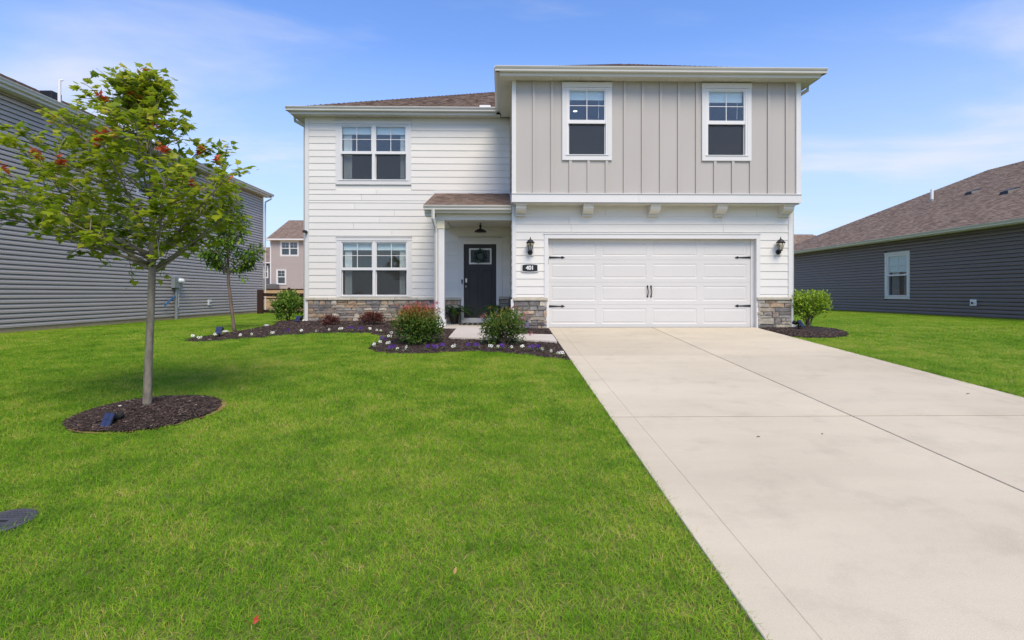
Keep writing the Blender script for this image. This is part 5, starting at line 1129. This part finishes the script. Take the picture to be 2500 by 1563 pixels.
# ------------------------------------------------------------------ grass: blades in patches scattered by geometry nodes
def grass_patch(name, size, n, wmin, wmax, hmin, hmax, seed, lean=.5):
    r = np.random.RandomState(seed); x = r.uniform(-size/2, size/2, n); y = r.uniform(-size/2, size/2, n)
    h = r.uniform(hmin, hmax, n); w = r.uniform(wmin, wmax, n)/2; a = r.uniform(0, 2*np.pi, n); l = np.abs(r.normal(0, lean, n))*h; b = r.uniform(0, 2*np.pi, n)
    lx, ly = np.cos(b)*l, np.sin(b)*l; dx, dy = np.cos(a)*w, np.sin(a)*w
    V = np.zeros((n, 5, 3))
    V[:, 0] = np.stack([x-dx, y-dy, 0*x], -1); V[:, 1] = np.stack([x+dx, y+dy, 0*x], -1)
    V[:, 2] = np.stack([x+dx*.8+lx*.35, y+dy*.8+ly*.35, h*.55], -1); V[:, 3] = np.stack([x-dx*.8+lx*.35, y-dy*.8+ly*.35, h*.55], -1)
    V[:, 4] = np.stack([x+lx, y+ly, h*(.95-.12*(l/h))], -1)
    base = np.arange(n)[:, None]*5
    F = [f for i in range(n) for f in ((5*i, 5*i+1, 5*i+2, 5*i+3), (5*i+3, 5*i+2, 5*i+4))]
    t = np.clip(r.normal(.47, .15, n), .05, .8); dead = r.rand(n) < .07; t[dead] = r.uniform(.82, 1.0, dead.sum())
    return arrmesh(name, V.reshape(-1, 3), F, m_grass, np.repeat(t, 5))
LODS = [('near', .30, 1250, .0022, .0042, .020, .044, 1.25), ('mid', .45, 1800, .0034, .0058, .024, .048, 1.1), ('far', .9, 3400, .006, .010, .026, .048, 1.1)]
gcol = bpy.data.collections.new('grass_patches'); names = []
for nm, s, n, w0, w1, h0, h1, ln in LODS:
    for v in range(4): names.append((f'{nm}_{v}', grass_patch(f'grass_{nm}_{v}', s, n, w0, w1, h0, h1, 100+len(names), ln)))
for nm, s, n, w0, w1, h0, h1, ln in LODS:           # small tufts for the edges, a quarter of the patch side
    for v in range(2): names.append((f'{nm}_e{v}', grass_patch(f'grass_{nm}_e{v}', s/4, n//16, w0, w1, h0, h1, 200+len(names), ln)))
for i, (nm, me) in enumerate(names):
    o = bpy.data.objects.new(f'g{i:02d}', me); gcol.objects.link(o)
pos, pick, rot, scl = [], [], [], []
r = np.random.RandomState(1)
def in_view(x, y): return (y > 1.2) & (np.abs(x-.03*y) < 1.06*y+4.5)
for li, (nm, s, *_r) in enumerate(LODS):
    y0, y1 = [(1.5, 5.1), (5.1, 10.5), (10.5, 28.8)][li]
    ny_ = int(round((y1-y0)/s)); sy = (y1-y0)/ny_
    X, Y = np.meshgrid(np.arange(-13.5, 17, s)+s/2, y0+sy*(np.arange(ny_)+.5)); X, Y = X.ravel(), Y.ravel(); k = in_view(X, Y); X, Y = X[k], Y[k]
    offs = [(-.5, -.5), (.5, -.5), (-.5, .5), (.5, .5), (0, 0), (.5, 0), (-.5, 0), (0, .5), (0, -.5)]
    C9 = np.stack([lawn_ok(X+a*s, Y+b_*sy) for a, b_ in offs], 0); full = C9.all(0); part = C9.any(0) & ~full
    for x, y in zip(X[full], Y[full]):
        pos.append((x, y, float(ground(x, y)))); pick.append(li*4+r.randint(4)); rot.append((math.atan(.061) if y < 12.4 else 0, 0, 0)); scl.append((r.choice([-1, 1])*1.03, r.choice([-1, 1])*sy/s*1.03, r.uniform(.92, 1.1)))
    for x, y in zip(X[part], Y[part]):
        for i in range(4):
            for j in range(4):
                xx, yy = x+(i-1.5)*s/4, y+(j-1.5)*sy/4
                if lawn_ok(xx, yy):
                    pos.append((xx, yy, float(ground(xx, yy)))); pick.append(12+li*2+r.randint(2)); rot.append((math.atan(.061) if yy < 12.4 else 0, 0, 0)); scl.append((r.choice([-1, 1])*1.1, r.choice([-1, 1])*1.1, r.uniform(.8, 1.1)))
gm_ = bpy.data.meshes.new('grass'); gm_.from_pydata(pos, [], [])
gm_.attributes.new('pick', 'INT', 'POINT').data.foreach_set('value', np.array(pick, dtype=np.int32))
gm_.attributes.new('rot', 'FLOAT_VECTOR', 'POINT').data.foreach_set('vector', np.array(rot, dtype=np.float32).ravel())
gm_.attributes.new('scl', 'FLOAT_VECTOR', 'POINT').data.foreach_set('vector', np.array(scl, dtype=np.float32).ravel())
gm_.materials.append(m_grass)
grass = bpy.data.objects.new('grass', gm_); COL.objects.link(grass); props(grass, 'short mown green grass of the front lawn', 'grass', kind='stuff')
ng = bpy.data.node_groups.new('scatter_grass', 'GeometryNodeTree')
ng.interface.new_socket('Geometry', in_out='INPUT', socket_type='NodeSocketGeometry'); ng.interface.new_socket('Geometry', in_out='OUTPUT', socket_type='NodeSocketGeometry')
gi, go_ = N(ng, 'NodeGroupInput'), N(ng, 'NodeGroupOutput'); m2p = N(ng, 'GeometryNodeMeshToPoints'); iop = N(ng, 'GeometryNodeInstanceOnPoints'); ci = N(ng, 'GeometryNodeCollectionInfo')
ci.inputs['Collection'].default_value = gcol; ci.inputs['Separate Children'].default_value = True; ci.inputs['Reset Children'].default_value = True
def attr(nm, ty): a = N(ng, 'GeometryNodeInputNamedAttribute', data_type=ty); a.inputs['Name'].default_value = nm; return a.outputs['Attribute']
e2r = N(ng, 'FunctionNodeEulerToRotation'); ng.links.new(attr('rot', 'FLOAT_VECTOR'), e2r.inputs[0])
ng.links.new(gi.outputs[0], m2p.inputs['Mesh']); ng.links.new(m2p.outputs[0], iop.inputs['Points']); ng.links.new(ci.outputs[0], iop.inputs['Instance']); iop.inputs['Pick Instance'].default_value = True
ng.links.new(attr('pick', 'INT'), iop.inputs['Instance Index']); ng.links.new(e2r.outputs[0], iop.inputs['Rotation']); ng.links.new(attr('scl', 'FLOAT_VECTOR'), iop.inputs['Scale']); ng.links.new(iop.outputs[0], go_.inputs[0])
md = grass.modifiers.new('scatter', 'NODES'); md.node_group = ng
